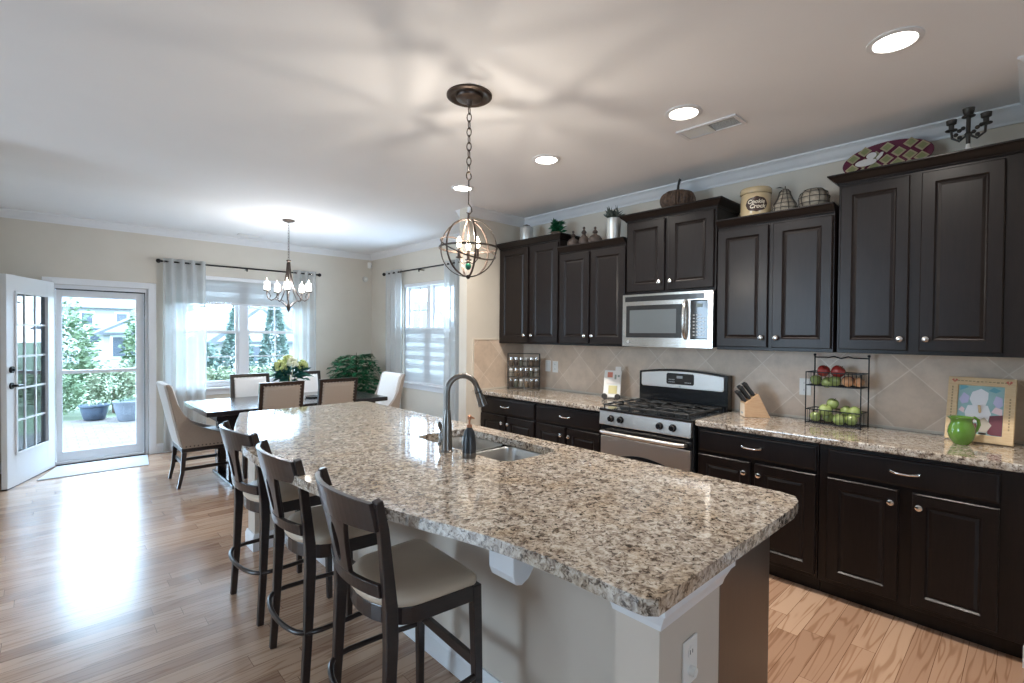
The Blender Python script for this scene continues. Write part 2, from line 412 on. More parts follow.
# ------------------------------------------------------------------ room shell
XL, XG, YB = -0.42, -4.5, -4.5
struct('floor', MB().box(XG-.15, K+.15, YB-.15, F+.14, -.05, 0), M['floor'])
struct('ceiling', MB().box(XG-.15, K+.15, YB-.15, F+.14, H, H+.08), M['ceiling'])
def wall_holes(name, axis, c0, c1, a0, a1, holes, m=M['wall'], z1=H):
    """wall slab between c0..c1 on axis, running a0..a1, z 0..H, rectangular holes (a0,a1,z0,z1) sorted"""
    mb = MB(); 
    def bx(p, q, z0, z1):
        if q-p < 1e-5 or z1-z0 < 1e-5: return
        if axis == 'y': mb.box(p, q, c0, c1, z0, z1)
        else: mb.box(c0, c1, p, q, z0, z1)
    cur = a0
    for (p, q, zz0, zz1) in holes:
        bx(cur, p, 0, z1); bx(p, q, 0, zz0); bx(p, q, zz1, z1); cur = q
    bx(cur, a1, 0, z1)
    return struct(name, mb, m)
DX0, DX1, DZ = .06, .912, 1.985
WX0, WX1, WZ0, WZ1 = 1.10, 2.80, .76, 2.20
RY0, RY1, RZ0, RZ1 = 5.12, 6.36, .79, 2.19
wall_holes('wall_far', 'y', F, F+.14, XL, K+.14, [(DX0, DX1, 0, DZ), (WX0, WX1, WZ0, WZ1)])
wall_holes('wall_right', 'x', K, K+.14, YB, F, [(RY0, RY1, RZ0, RZ1)])
wall_holes('wall_left', 'x', XL-.14, XL, 4.6, F+.14, [])
wall_holes('wall_wing', 'y', J, J+.12, 3.025, K, [])
wall_holes('wall_return', 'y', 4.6, 4.74, XG, XL-.14, [])
wall_holes('wall_stub', 'y', -.30, .0, 3.205, K, [])
wall_holes('wall_back', 'y', YB-.14, YB, XG, K, [(-1.5, -.5, .9, 2.3)])  # opening out of view, added and sized to let in fill light
wall_holes('wall_great_room', 'x', XG-.14, XG, YB-.14, 4.74, [(2.5, 4.3, .7, 2.4)])  # opening out of view, added and placed to throw bluish fill on the floor
# crown moulding
cp = [(0, H-.085), (.010, H-.085), (.014, H-.072), (.030, H-.056), (.052, H-.026), (.062, H-.018), (.074, H-.010), (.074, H), (0, H)]
mb = MB(); sweep2(mb, [(XL, 4.74), (XL, F), (K, F), (K, J+.12), (3.025, J+.12)], cp, left=False); sweep2(mb, [(3.025, J), (K, J), (K, .0), (3.205, .0), (3.205, -.30), (K, -.30), (K, YB)], cp, left=False)
struct('trim_1', mb, M['trim'])
bp = [(0, 0), (.016, 0), (.016, .09), (.008, .115), (0, .115)]
mb = MB(); sweep2(mb, [(XL, 4.74), (XL, F), (DX0-.075, F)], bp, left=False); struct('baseboard_left', mb, M['trim'])
mb = MB(); sweep2(mb, [(DX1+.075, F), (K, F)], bp, left=False); struct('baseboard_far', mb, M['trim'])
mb = MB(); sweep2(mb, [(K, F-.02), (K, J+.12), (3.025, J+.12), (3.025, J), (3.19, J)], bp, left=False); struct('baseboard_right', mb, M['trim'])
mb = MB(); sweep2(mb, [(3.2055, .0), (3.205, .0), (3.205, -.30), (K, -.30), (K, YB)], bp, left=False); struct('baseboard_stub', mb, M['trim'])

# door casing
mb = MB()
mb.box(DX0-.075, DX0, F-.02, F-.001, 0, DZ+.07); mb.box(DX1, DX1+.075, F-.02, F-.001, 0, DZ+.07); mb.box(DX0, DX1, F-.02, F-.001, DZ, DZ+.07)
struct('trim_2', mb, M['trim'], bevel=.004)
# storm door (door_1) in the opening
root = tag(bpy.data.objects.new('door_1', None), kind='structure'); C.objects.link(root); root.location = (DX0, F+.07, 0)
wd = DX1-DX0
mb = MB(); mb.box(.002, .03, -.06, .06, 0, DZ-.002); mb.box(wd-.03, wd-.002, -.06, .06, 0, DZ-.002); mb.box(.03, wd-.03, -.06, .06, DZ-.045, DZ-.002); mb.box(.03, wd-.03, -.06, .06, 0, .03)
mb.build('door_frame', M['trim'], root, bevel=.003)
mb = MB(); mb.box(.035, .085, -.02, .02, .035, DZ-.05); mb.box(wd-.115, wd-.035, -.02, .02, .035, DZ-.05)
mb.box(.085, wd-.115, -.02, .02, DZ-.13, DZ-.05); mb.box(.085, wd-.115, -.02, .02, .035, .14); mb.box(.085, wd-.115, -.024, .024, 1.00, 1.04)
leaf1 = mb.build('storm_door_leaf', M['trim'], root, bevel=.004)
MB().box(.085, wd-.115, -.004, 0, .14, 1.00).build('glass', M['glass'], leaf1)
MB().box(.085, wd-.115, .002, .006, 1.04, DZ-.13).build('glass', M['glass'], leaf1)
mb = MB(); mb.box(.03, wd-.03, -.068, -.061, .001, .012); mb.build('dark_sweep', M['rod'], root)
mb = MB(); mb.box(.0301, wd-.0301, -.066, -.061, DZ-.058, DZ-.046); mb.box(wd-.04, wd-.031, -.066, -.061, .02, DZ-.05); mb.build('weather_seal', M['rod'], root)
# open entry door leaf (door_2)
ang = math.atan2(6.50-7.29, -.272-.062)
root = tag(bpy.data.objects.new('door_2', None), kind='structure'); C.objects.link(root); root.location = (.062, 7.275, .012); root.rotation_euler = (0, 0, ang)
L = .85; HT = 1.985
mb = MB(); t0, t1 = -.022, .022
mb.box(0, .14, t0, t1, 0, HT); mb.box(L-.14, L, t0, t1, 0, HT); mb.box(.14, L-.14, t0, t1, 0, .30); mb.box(.14, L-.14, t0, t1, HT-.16, HT)
lf = mb.build('door_leaf', M['trim'], root, bevel=.003)
mb = MB()
for yy in ((.022, .034), (-.034, -.022)):
    mb.box(.125, .15, yy[0], yy[1], .285, HT-.145); mb.box(L-.15, L-.125, yy[0], yy[1], .285, HT-.145)
    mb.box(.15, L-.15, yy[0], yy[1], .285, .31); mb.box(.15, L-.15, yy[0], yy[1], HT-.17, HT-.145)
mb.build('glazing_bead', M['trim'], lf, bevel=.004)
MB().box(.14, L-.14, -.003, .003, .30, HT-.16).build('glass', M['doorglass'], lf)
mb = MB()
for k in (1, 2):
    xx = .14+(L-.28)*k/3; mb.box(xx-.009, xx+.009, -.011, .011, .30, HT-.16)
for k in range(1, 5):
    zz = .30+(HT-.46)*k/5; mb.box(.14, L-.14, -.0105, .0105, zz-.009, zz+.009)
mb.build('muntin', M['trim'], lf)
mb = MB(); mb.cyl((L-.065, .022, 1.10), (L-.065, .040, 1.10), .030, n=20); mb.cyl((L-.065, .04, 1.10), (L-.065, .055, 1.10), .012); mb.build('deadbolt', M['rod'], lf)
mb = MB(); mb.cyl((L-.065, .022, .95), (L-.065, .034, .95), .030, n=20); mb.cyl((L-.065, .034, .95), (L-.065, .07, .95), .011); mb.tube([(L-.065, .068, .95), (L-.11, .07, .952), (L-.17, .066, .945)], [.011, .009, .008]); mb.build('lever_handle', M['rod'], lf)
mb = MB(); mb.box(.01, L-.005, -.02, .02, -.011, -.001); mb.build('door_sweep', M['rod'], lf)

# windows
def window(name, axis, a0, a1, z0, z1, wall0, grid=True):
    root = tag(bpy.data.objects.new(name, None), kind='structure'); C.objects.link(root)
    if axis == 'y': root.location = (a0, wall0, z0)                # local x along wall, +y outwards
    else: root.location = (wall0, a1, z0); root.rotation_euler = (0, 0, -PI/2)   # local x -> -Y, local +y -> +X
    W = a1-a0; HH = z1-z0
    mb = MB()
    for x in (0.001, W-.041): mb.box(x, x+.04, .03, .12, 0.001, HH-.001)
    mb.box(W/2-.045, W/2+.045, .03, .12, .001, HH-.001)
    for x0, x1 in ((.041, W/2-.045), (W/2+.045, W-.041)):
        mb.box(x0, x1, .03, .12, 0.001, .04); mb.box(x0, x1, .03, .12, HH-.04, HH-.001)
    mb.build('window_frame', M['trim'], root, bevel=.003)
    for x0, x1 in ((.041, W/2-.045), (W/2+.045, W-.041)):
        for q, (zz0, zz1, y) in enumerate(((.04, HH/2+.02, .05), (HH/2-.02, HH-.04, .085))):
            mb = MB(); mb.box(x0, x0+.035, y, y+.03, zz0, zz1); mb.box(x1-.035, x1, y, y+.03, zz0, zz1)
            mb.box(x0+.035, x1-.035, y, y+.03, zz0, zz0+.04); mb.box(x0+.035, x1-.035, y, y+.03, zz1-.04, zz1)
            sh = mb.build('sash', M['trim'], root, bevel=.003)
            mb = MB(); cx = (x0+x1)/2; mb.box(cx-.008, cx+.008, y+.008, y+.022, zz0+.04, zz1-.04)
            cz = (zz0+zz1)/2; mb.box(x0+.035, cx-.008, y+.009, y+.021, cz-.008, cz+.008); mb.box(cx+.008, x1-.035, y+.009, y+.021, cz-.008, cz+.008)
            mb.build('muntin', M['trim'], sh)
            MB().box(x0+.035, x1-.035, y+.013, y+.017, zz0+.04, zz1-.04).build('pane', M['glass'], sh)
    mb = MB(); mb.box(-.07, W+.07, -.055, .03, -.025, 0); mb.build('window_sill', M['trim'], root, bevel=.006)
    mb = MB(); mb.box(-.06, W+.06, -.016, -.001, -.095, -.026); mb.build('apron', M['trim'], root, bevel=.004)
    return root
w1 = window('window_1', 'y', WX0, WX1, WZ0, WZ1, F)
w2 = window('window_2', 'x', RY0, RY1, RZ0, RZ1, K)
# blinds
bl = thing('window_blind', 'white fabric shade raised across top of the double window beside the open door', 'window blind', (WX0, F, WZ1))
W = WX1-WX0
MB().box(.03, W-.03, -.002, .028, -.05, -.001).build('headrail', M['trim'], bl, bevel=.006)
for k in range(4):
    MB().box(.04, W-.04, .012-.003*(k % 2), .016+.003*(k % 2), -.05-.072*(k+1), -.05-.072*k).build('fabric_fold', M['blind_band'] if k % 2 else M['blind'], bl)
MB().box(.04, W-.04, .004, .024, -.365, -.339).build('bottom_rail', M['trim'], bl, bevel=.005)
bl = thing('window_blind', 'white striped shade lowered over bottom half of the window near the kitchen', 'window blind', (K, RY1, RZ0), -PI/2)
W = RY1-RY0
for k in range(12):
    MB().box(.045, W-.045, .012-.003*(k % 2), .016+.003*(k % 2), .012+.0615*k, .012+.0615*(k+1)).build('fabric_band', M['blind_band'] if k % 2 else M['blind'], bl)
MB().box(.04, W-.04, .004, .026, .7505, .778).build('top_rail', M['trim'], bl, bevel=.005)
MB().box(.04, W-.04, .004, .026, .001, .0118).build('bottom_rail', M['trim'], bl)
MB().box(.03, W-.03, -.002, .028, 1.35, 1.398).build('headrail', M['trim'], bl, bevel=.006)
for x in (.25, W-.25): pass

# curtains: sheer waves with grommets
def curtain(label, axis, a0, a1, ztop, c, nw, group, z0=.02):
    L = a1-a0; n = nw*12; amp = .030
    mb = MB(); top = []; rows = []
    for zi in range(9):
        z = z0+(ztop+.04-z0)*zi/8; row = []
        for k in range(n+1):
            u = k/n; ph = 2*PI*nw*u
            off = amp*(1+.25*sin(3*u+zi*.5)*(1-zi/8))*sin(ph); al = a0+L*(u+.012*sin(ph*.5+zi)*(1-zi/8))
            row.append((al, c+off, z) if axis == 'y' else (c+off, al, z))
        rows.append(row)
    mb.rings(rows, False, False, True)
    o = mb.build('curtain', M['sheer']); tag(o, label, 'curtain', group)
    mo = o.modifiers.new('thickness', 'SOLIDIFY'); mo.thickness = .0012
    gm = MB()
    for k in range(nw*2):
        al = a0+L*(k+0.5+.0)/(nw*2)*1.0
        # rings sit where the cloth crosses the rod
        al = a0+L*k/(nw*2) if k else a0+.012
        p = [((al, c+.021*cos(t), ztop+.021*sin(t)) if axis == 'x_' else ((al+.006*cos(t), c+.019*cos(t), ztop+.019*sin(t)) if axis == 'y' else (c+.019*cos(t), al+.006*cos(t), ztop+.019*sin(t)))) for t in [2*PI*i/12 for i in range(12)]]
        gm = MB(); gm.tube(p, .0035, 6, closed=True); gm.build('grommet', M['chrome'], o)
    return o
g1 = 'sheer curtains at the double window'; g2 = 'sheer curtains at the window near the kitchen'
curtain('sheer white curtain nearest the door, left side of the double window', 'y', 1.045, 1.49, 2.325, F-.09, 4, g1)
curtain('sheer white curtain on right side of double window, behind the chandelier', 'y', 2.56, 2.885, 2.325, F-.09, 3, g1)
curtain('sheer white curtain by the room corner and the potted palm', 'x', 6.27, 6.68, 2.365, K-.09, 3, g2)
curtain('sheer white curtain beside the kitchen wing wall', 'x', 4.72, 5.20, 2.365, K-.09, 4, g2)
def rod(label, p0, p1, nm):
    t = thing('curtain_rod', label, 'curtain rod', p0); d = Vector(p1)-Vector(p0)
    MB().cyl((0, 0, 0), d, .0105, n=12).build('rod', M['rod'], t)
    dn = d.normalized()
    for q, s in ((Vector((0, 0, 0)), -1), (d, 1)):
        mb = MB(); mb.cyl(q, q+dn*s*.02, .014); mb.sphere(q+dn*s*.035, .026); mb.build('finial', M['rod'], t)
    for f in ((.5,) if nm else (.45,)):
        q = d*f; wv = Vector((0, .086, 0)) if nm else Vector((.086, 0, 0))
        mb = MB(); mb.cyl(q-Vector((0, 0, .012)), q+wv-Vector((0, 0, .012)), .007); mb.cyl(q-Vector((0, 0, .04)), q-Vector((0, 0, .008)), .009)
        mb.build('bracket', M['rod'], t)
rod('black curtain rod with ball ends above the double window', (1.035, F-.09, 2.325), (2.905, F-.09, 2.325), True)
rod('black curtain rod with ball ends above the window near the kitchen', (K-.09, 6.72, 2.365), (K-.09, 4.68, 2.365), False)

# backsplash
mb = MB(); mb.box(K-.008, K-.0005, .002, J-.0005, .915, 1.384); mb.box(3.115, K-.008, J-.008, J-.0005, .915, 1.42)
struct('trim_3', mb, M['tile'])
mb = MB(); mb.box(3.10, 3.46, J-.012, J-.0005, 1.42, 1.432); mb.box(3.10, 3.115, J-.012, J-.0005, .915, 1.42); mb.box(3.115, K-.012, J-.0125, J-.0081, .915, .93); mb.box(K-.0125, K-.0081, .002, J-.0125, .915, .93)
struct('trim_4', mb, mat('tile_edge', (.62, .55, .46), .4))

# recessed lights and vents
for lab, y in (('recessed downlight nearest the camera, above the right wall cabinets', .424), ('second recessed downlight, beside the ceiling vent', 1.367),
               ('third recessed downlight, between the vent and the pendant', 2.404), ('farthest recessed downlight, seen behind the pendant chain', 3.37)):
    t = thing('recessed_light', lab, 'ceiling light', (2.595, y, H), group='recessed downlights')
    mb = MB(); mb.lathe([(.098, -.001), (.098, -.006), (.078, -.010), (.074, -.004), (.074, -.001)], 32, caps=False); mb.build('trim_ring', M['trim'], t)
    MB().lathe([(.0005, -.0035), (.073, -.0035), (.073, -.0015), (.0005, -.0015)], 32, caps=False).build('lens', M['lens'], t)
    l = area('downlight_lamp', (2.595, y, H-.012), (0, 0, 0), .14, .14, 10, (1, .93, .84), 'DISK', math.radians(150))
def vent(lab, x0, x1, y0, y1, along):
    t = thing('ceiling_vent', lab, 'vent', (x0, y0, H)); wx, wy = x1-x0, y1-y0
    mb = MB(); mb.prism([(0, 0), (wx, 0), (wx, wy), (0, wy)], -.010, -.001, holes=[[(.02, .02), (wx-.02, .02), (wx-.02, wy-.02), (.02, wy-.02)]]); mb.build('frame', M['trim'], t)
    MB().box(.02, wx-.02, .02, wy-.02, -.003, -.001).build('duct_opening', M['blackmatte'], t)
    mb = MB()
    if along == 'y':
        mb.box(.02, wx-.02, wy/2-.006, wy/2+.006, -.009, -.0035)
        n = 16
        for h0, h1, tl in ((.02, wy/2-.006, 1), (wy/2+.006, wy-.02, -1)):
            for k in range(8):
                x = .025+(wx-.05)*(k+.5)/8
                mb.bar([(x, h0, -.006 if tl < 0 else -.0045), (x, h1, -.006 if tl < 0 else -.0045)], .0015 if tl > 0 else .0075, .002 if tl > 0 else .003, side=(0, 0, 1))
    else:
        for k in range(7):
            y = .025+(wy-.05)*(k+.5)/7; mb.bar([(.02, y, -.006), (wx-.02, y, -.006)], .006, .004, side=(0, 0, 1))
    mb.build('louvre', M['plate'], t)
vent('white two part ceiling vent between the near downlights and wall cabinets', 2.81, 2.97, 1.17, 1.53, 'y')
vent('small white ceiling vent in front of the double window', 1.79, 2.06, 6.89, 7.0, 'x')
# alarm sensors
t = thing('motion_sensor', 'white box sensor high in the far right room corner', 'sensor', (3.735, 7.235, 2.50), PI*.25)
MB().box(-.035, .035, -.03, .02, 0, .09).build('body', M['plate'], t, bevel=.008); MB().box(-.02, .02, -.034, -.03, .02, .05).build('lens', mat('grey_lens', (.6, .6, .6), .3), t)
t = thing('door_chime', 'small round grey sensor below the box sensor in the room corner', 'sensor', (3.70, F-.001, 2.33))
mb = MB(); mb.cyl((0, 0, 0), (0, -.03, 0), .045, .04, 24); mb.build('body', M['galv'], t); mb = MB(); mb.cyl((0, -.03, 0), (0, -.034, 0), .018, n=16); mb.build('cap', M['plate'], t)

# ------------------------------------------------------------------ cabinets
def door_mesh(mb, x0, x1, z0, z1, yb, th=.020, fr=.056):
    yf = yb-th
    def ring(d, y): return [(x0+d, y, z0+d), (x1-d, y, z0+d), (x1-d, y, z1-d), (x0+d, y, z1-d)]
    rs = [ring(0, yb), ring(0, yf+.004), ring(.004, yf), ring(fr, yf), ring(fr+.007, yf+.008), ring(fr+.012, yf+.010), ring(fr+.026, yf+.0045), ring(fr+.028, yf+.0045)]
    mb.rings(rs, True, True, False)
def knob(parent, x, y, z):
    mb = MB(); T = Matrix.Translation((x, y, z)) @ Matrix.Rotation(PI/2, 4, 'X')
    mb.lathe([(.007, 0), (.006, .010), (.013, .014), (.0165, .019), (.015, .025), (.008, .028)], 18, T=T); return mb.build('knob', M['chrome'], parent)
def pull(parent, x, y, z):
    mb = MB(); hw = .055
    pts = [(x-hw, y, z+.002), (x-hw, y-.018, z+.003), (x-hw*.75, y-.026, z), (x-hw*.3, y-.028, z-.003), (x, y-.028, z-.003), (x+hw*.3, y-.028, z-.003), (x+hw*.75, y-.026, z), (x+hw, y-.018, z+.003), (x+hw, y, z+.002)]
    mb.tube(pts, [.0075, .0075, .0065, .0058, .0055, .0058, .0065, .0075, .0075], 8); return mb.build('handle', M['chrome'], parent)
def door(parent, x0, x1, z0, z1, yb, kx, kz, m=None):
    mb = MB(); door_mesh(mb, x0, x1, z0, z1, yb); d = mb.build('door', m or M['cab'], parent); knob(d, kx, yb-.020, kz); return d
crp = [(0, -.055), (.006, -.055), (.010, -.045), (.022, -.035), (.040, -.018), (.046, -.010), (.052, -.008), (.052, 0), (0, 0)]
def upper(label, yl, yr, z0, z1, gaps, crown=(True, True), dep=.366, low=True):
    w_ = yl-yr; h = z1-z0
    t = thing('wall_cabinet', label, 'kitchen cabinet', (K, yl, z0), -PI/2, 'dark wall cabinets')
    MB().box(.0008, w_-.0008, -dep, -.010, 0, h-.002).build('body', M['cab'], t, bevel=.0015, seg=1)
    for i, (a, b) in enumerate(gaps):
        kx = b-.030 if i == 0 else a+.030
        door(t, a, b, .022, h-.070, -dep, kx, .085 if low else .07)
    mb = MB(); e = .0008
    path = []
    if crown[0]: path.append((e, -.010))
    path += [(e, -dep-.002), (w_-e, -dep-.002)]
    if crown[1]: path.append((w_-e, -.010))
    sweep2(mb, path, [(a, h+b+.001) for a, b in crp], left=False)
    mb.build('crown', M['cab'], t)
    return t
upper('dark wall cabinet at far left end, taller, under the white canister and small plant', 3.842, 3.016, 1.385, 2.405, [(.030, .428), (.468, .816)], (False, True))
upper('dark wall cabinet second from the left, shorter, below three small rusty finials', 3.014, 2.299, 1.385, 2.275, [(.012, .345), (.367, .712)], (False, False))
upper('short dark wall cabinet directly above the microwave', 2.297, 1.553, 1.803, 2.445, [(.015, .345), (.377, .728)], (True, True), low=True)
upper('dark wall cabinet right of the microwave, under the cream crock', 1.545, .835, 1.385, 2.280, [(.006, .338), (.368, .700)], (False, False))
upper('tallest dark wall cabinet at right edge, under the patchwork platter', .818, .002, 1.385, 2.435, [(.014, .335), (.385, .705)], (True, False))

def base(label, yl, yr, sp=None):
    w_ = yl-yr; dep = .60
    t = thing('base_cabinet', label, 'kitchen cabinet', (K, yl, 0), -PI/2, 'dark base cabinets')
    mb = MB(); mb.box(.0008, w_-.0008, -dep, -.010, .09, .874); mb.build('body', M['cab'], t, bevel=.0015, seg=1)
    MB().box(.0008, w_-.0008, -dep+.055, -.010, 0.001, .0899).build('toe_kick', M['cab'], t)
    mb = MB(); sp = sp or (.012, w_/2-.014, w_/2+.014, w_-.012); x0, x1, z0, z1, yf = sp[0], sp[3], .712, .852, -dep-.018
    def ring(d, y): return [(x0+d, y, z0+d), (x1-d, y, z0+d), (x1-d, y, z1-d), (x0+d, y, z1-d)]
    mb.rings([ring(0, -dep), ring(0, yf+.006), ring(.004, yf+.003), ring(.012, yf)], True, True, False)
    dr = mb.build('drawer', M['cab'], t); pull(dr, (sp[0]+sp[3])/2, yf, .785)
    hw = w_/2
    door(t, sp[0], sp[1], .115, .690, -dep, sp[1]-.030, .625); door(t, sp[2], sp[3], .115, .690, -dep, sp[2]+.030, .625)
    return t
base('dark base cabinet at far left end of the wall counter, beside wing wall', 3.843, 3.075)
base('dark base cabinet left of the stainless range', 3.073, 2.350)
base('dark base cabinet right of the stainless range', 1.560, .838)
base('dark base cabinet at right end, under the green pitcher', .836, .002, (.044, .364, .418, .736))

# counters
def slab(name, label, poly, z0, z1, holes=(), loc=(0, 0)):
    mb = MB(); mb.prism(poly, z0, z1, holes=holes); o = mb.build(name, M['granite'], bevel=.010, seg=3); return tag(o, label, 'countertop')
FX = K-.638
slab('countertop', 'speckled granite wall counter left of the range, under the spice rack', [(FX, 2.345), (K-.009, 2.345), (K-.009, J-.009), (FX, J-.009)], .876, .914)
slab('countertop', 'speckled granite wall counter right of the range, under the fruit rack', [(FX, .002), (K-.009, .002), (K-.009, 1.566), (FX, 1.566)], .876, .914)

# ------------------------------------------------------------------ island
def smooth_curve(pts, n=6):
    out = []
    for i in range(len(pts)-1):
        p0 = Vector(pts[max(i-1, 0)]); p1 = Vector(pts[i]); p2 = Vector(pts[i+1]); p3 = Vector(pts[min(i+2, len(pts)-1)])
        for k in range(n):
            t = k/n; out.append(tuple(.5*((2*p1)+(-p0+p2)*t+(2*p0-5*p1+4*p2-p3)*t*t+(-p0+3*p1-3*p2+p3)*t**3)))
    out.append(tuple(pts[-1])); return out
bow = smooth_curve([(.940, .560), (.930, .60), (.925, .85), (.893, 1.08), (.810, 1.40), (.745, 1.72), (.708, 2.10), (.700, 2.45), (.725, 2.80), (.785, 3.12), (.850, 3.36), (.925, 3.60), (.972, 3.74), (.985, 3.79)])
outer = [(.955, .545)] + bow + [(1.00, 3.825), (1.02, 3.83), (1.92, 3.83), (1.947, 3.80), (1.947, .62), (1.93, .575), (1.88, .55), (1.80, .540)]
def rrect(x0, x1, y0, y1, r, n=5):
    o = []
    for cx, cy, a in ((x1-r, y0+r, -PI/2), (x1-r, y1-r, 0), (x0+r, y1-r, PI/2), (x0+r, y0+r, PI)):
        for k in range(n+1): q = a+PI/2*k/n; o.append((cx+r*cos(q), cy+r*sin(q)))
    return o
SX0, SX1, SY0, SY1 = 1.475, 1.830, 1.59, 2.335
isl = thing('kitchen_island', 'long kitchen island, taupe panelled sides and dark cabinet end', 'kitchen island', (0, 0, 0))
mb = MB(); mb.box(1.30, 1.345, .62, 3.74, .001, .874); mb.build('pony_wall', M['island_wall'], isl)
for y0, y1 in ((.585, .705), (3.60, 3.745)):
    MB().box(1.03, 1.3, y0, y1, .001, .874).build('end_column', M['island_wall'], isl)
# end face panel that carries the outlet
MB().box(1.30, 1.345, .585, .62, .001, .874).build('end_panel', M['island_wall'], isl)
mb = MB(); mb.box(1.3455, 1.85, .641, 3.735, .10, .62); mb.box(1.3455, 1.85, .641, 1.58, .62, .874); mb.box(1.3455, 1.85, 2.40, 3.735, .62, .874); mb.box(1.3455, 1.44, 1.58, 2.40, .62, .874); mb.box(1.846, 1.85, 1.58, 2.40, .62, .874)
mb.box(1.3455, 1.80, .641, 3.735, .001, .10)
mb.build('cabinet_body', M['cab'], isl)
MB().box(1.3455, 1.853, .630, .640, .001, .874).build('cabinet_end_panel', M['cab_side'], isl, bevel=.002, seg=1)
for k in range(6):
    y0 = .66+k*.51; mb = MB(); T = Matrix.Translation((1.85, y0, 0)) @ Matrix.Rotation(PI/2, 4, 'Z')
    t2 = MB(); door_mesh(t2, 0, .49, .12, .84, 0); mb.add(t2.v, t2.f, False, T); d = mb.build('door', M['cab'], isl)
# crown strip below counter round near column
cpi = [(0, .800), (.006, .800), (.010, .815), (.024, .845), (.030, .850), (.030, .8745), (0, .8745)]
mb = MB(); sweep2(mb, [(1.3, .705), (1.03, .705), (1.03, .585), (1.345, .585), (1.345, .63)], cpi, left=False); mb.build('cap_moulding', M['trim'], isl)
mb = MB(); sweep2(mb, [(1.345, 3.745), (1.03, 3.745), (1.03, 3.60), (1.3, 3.60)], cpi, left=False); mb.build('cap_moulding', M['trim'], isl)
bpi = [(0, .002), (.016, .002), (.016, .09), (.008, .115), (0, .115)]
mb = MB(); sweep2(mb, [(1.345, 3.745), (1.03, 3.745), (1.03, 3.60), (1.3, 3.60), (1.3, .705), (1.03, .705), (1.03, .585), (1.345, .585), (1.345, .63)], bpi, left=False); mb.build('base_moulding', M['trim'], isl)
def corbel(y):
    mb = MB(); prof = [(0, .874), (-.262, .874), (-.262, .735), (-.250, .708), (-.225, .700), (-.195, .712), (-.165, .745), (-.110, .770), (-.040, .780), (-.0, .782)]
    mb.prism([(1.3+a, b) for a, b in prof], y-.058, y+.058, 'xz')
    c = mb.build('corbel', M['trim'], isl, bevel=.004)
for y in (1.14, 2.17, 3.2): corbel(y)
def outlet(name, label, loc, rz, kind='outlet', w_=.072, h_=.115, parent=None):
    t = thing(name, label, 'wall plate', loc, rz)
    MB().box(-w_/2, w_/2, -.006, -.0005, -h_/2, h_/2).build('cover_plate', M['plate'], t, bevel=.0025)
    if kind == 'outlet':
        for z in (-.024, .024):
            mb = MB(); mb.cyl((0, -.006, z), (0, -.0075, z), .015, n=16); r = mb.build('socket', M['plate'], t)
            mb = MB(); mb.box(-.007, -.005, -.0082, -.0076, z-.003, z+.007); mb.box(.005, .007, -.0082, -.0076, z-.003, z+.006); mb.build('slot', M['blackmatte'], r)
    elif kind == 'rocker': MB().box(-.016, .016, -.010, -.006, -.033, .033).build('rocker', M['plate'], t, bevel=.002)
    else:
        mb = MB(); mb.cyl((0, -.006, -.022), (0, -.020, -.022), .013, .011, 20); mb.build('plug_insert', M['plate'], t)
        mb = MB(); mb.cyl((0, -.006, .024), (0, -.0075, .024), .015, n=16); r = mb.build('socket', M['plate'], t)
        mb = MB(); mb.box(-.007, -.005, -.0082, -.0076, .021, .031); mb.box(.005, .007, -.0082, -.0076, .021, .030); mb.build('slot', M['blackmatte'], r)
outlet('outlet_plate', 'white outlet plate on the near end of the island', (1.172, .585, .665), 0, 'plug')
outlet('switch_plate', 'white switch plate on tile, left of a matching outlet plate', (K-.008, 3.475, 1.155), -PI/2, 'rocker')
outlet('outlet_plate', 'white outlet plate on tile, right of the switch plate', (K-.008, 3.375, 1.150), -PI/2, 'outlet')
outlet('outlet_plate', 'white outlet plate partly hidden behind the wire fruit rack', (K-.008, 1.083, 1.135), -PI/2, 'outlet')
# island top
slab('island_countertop', 'long speckled granite island top with bowed seating edge', outer, .876, .914, holes=[rrect(SX0, SX1, SY0, SY1, .06)])
# sink: two bowls
snk = thing('sink', 'double bowl stainless sink set under the island top', 'sink', (0, 0, 0))
def bowl(y0, y1, d=.19):
    mb = MB(); x0, x1 = SX0-.01, SX1+.01
    def rg(ins, z, r): return [(x, y, z) for x, y in rrect(x0+ins, x1-ins, y0+ins, y1-ins, r)]
    rs = [rg(-.0, .873, .05), rg(.004, .868, .05), rg(.012, .72, .05), rg(.03, .874-d, .05), rg(.09, .874-d-.006, .03)]
    rs2 = [rg(-.004, .873, .05), rg(0, .866, .05), rg(.008, .72, .05), rg(.026, .870-d, .05), rg(.09, .866-d-.006, .03)]
    mb.rings(rs+[], True, False, True)
    n = len(rs[0]); base_ = len(mb.v)-n; mb.f.append(tuple(range(base_, base_+n))); mb.sm.append(True)
    b = mb.build('bowl', M['sinksteel'], snk)
    so = b.modifiers.new('thickness', 'SOLIDIFY'); so.thickness = .0015
    cx, cy = (x0+x1)/2, (y0+y1)/2
    MB().lathe([(.001, 0), (.032, 0), (.042, .003), (.042, 0)], 24, c=(cx, cy, .874-d-.005), caps=False).build('drain', M['chrome'], b)
bowl(SY0-.01, 1.955); bowl(1.985, SY1+.01)
MB().box(SX0, SX1, 1.9565, 1.9835, .80, .868).build('divider', M['sinksteel'], snk, bevel=.006)
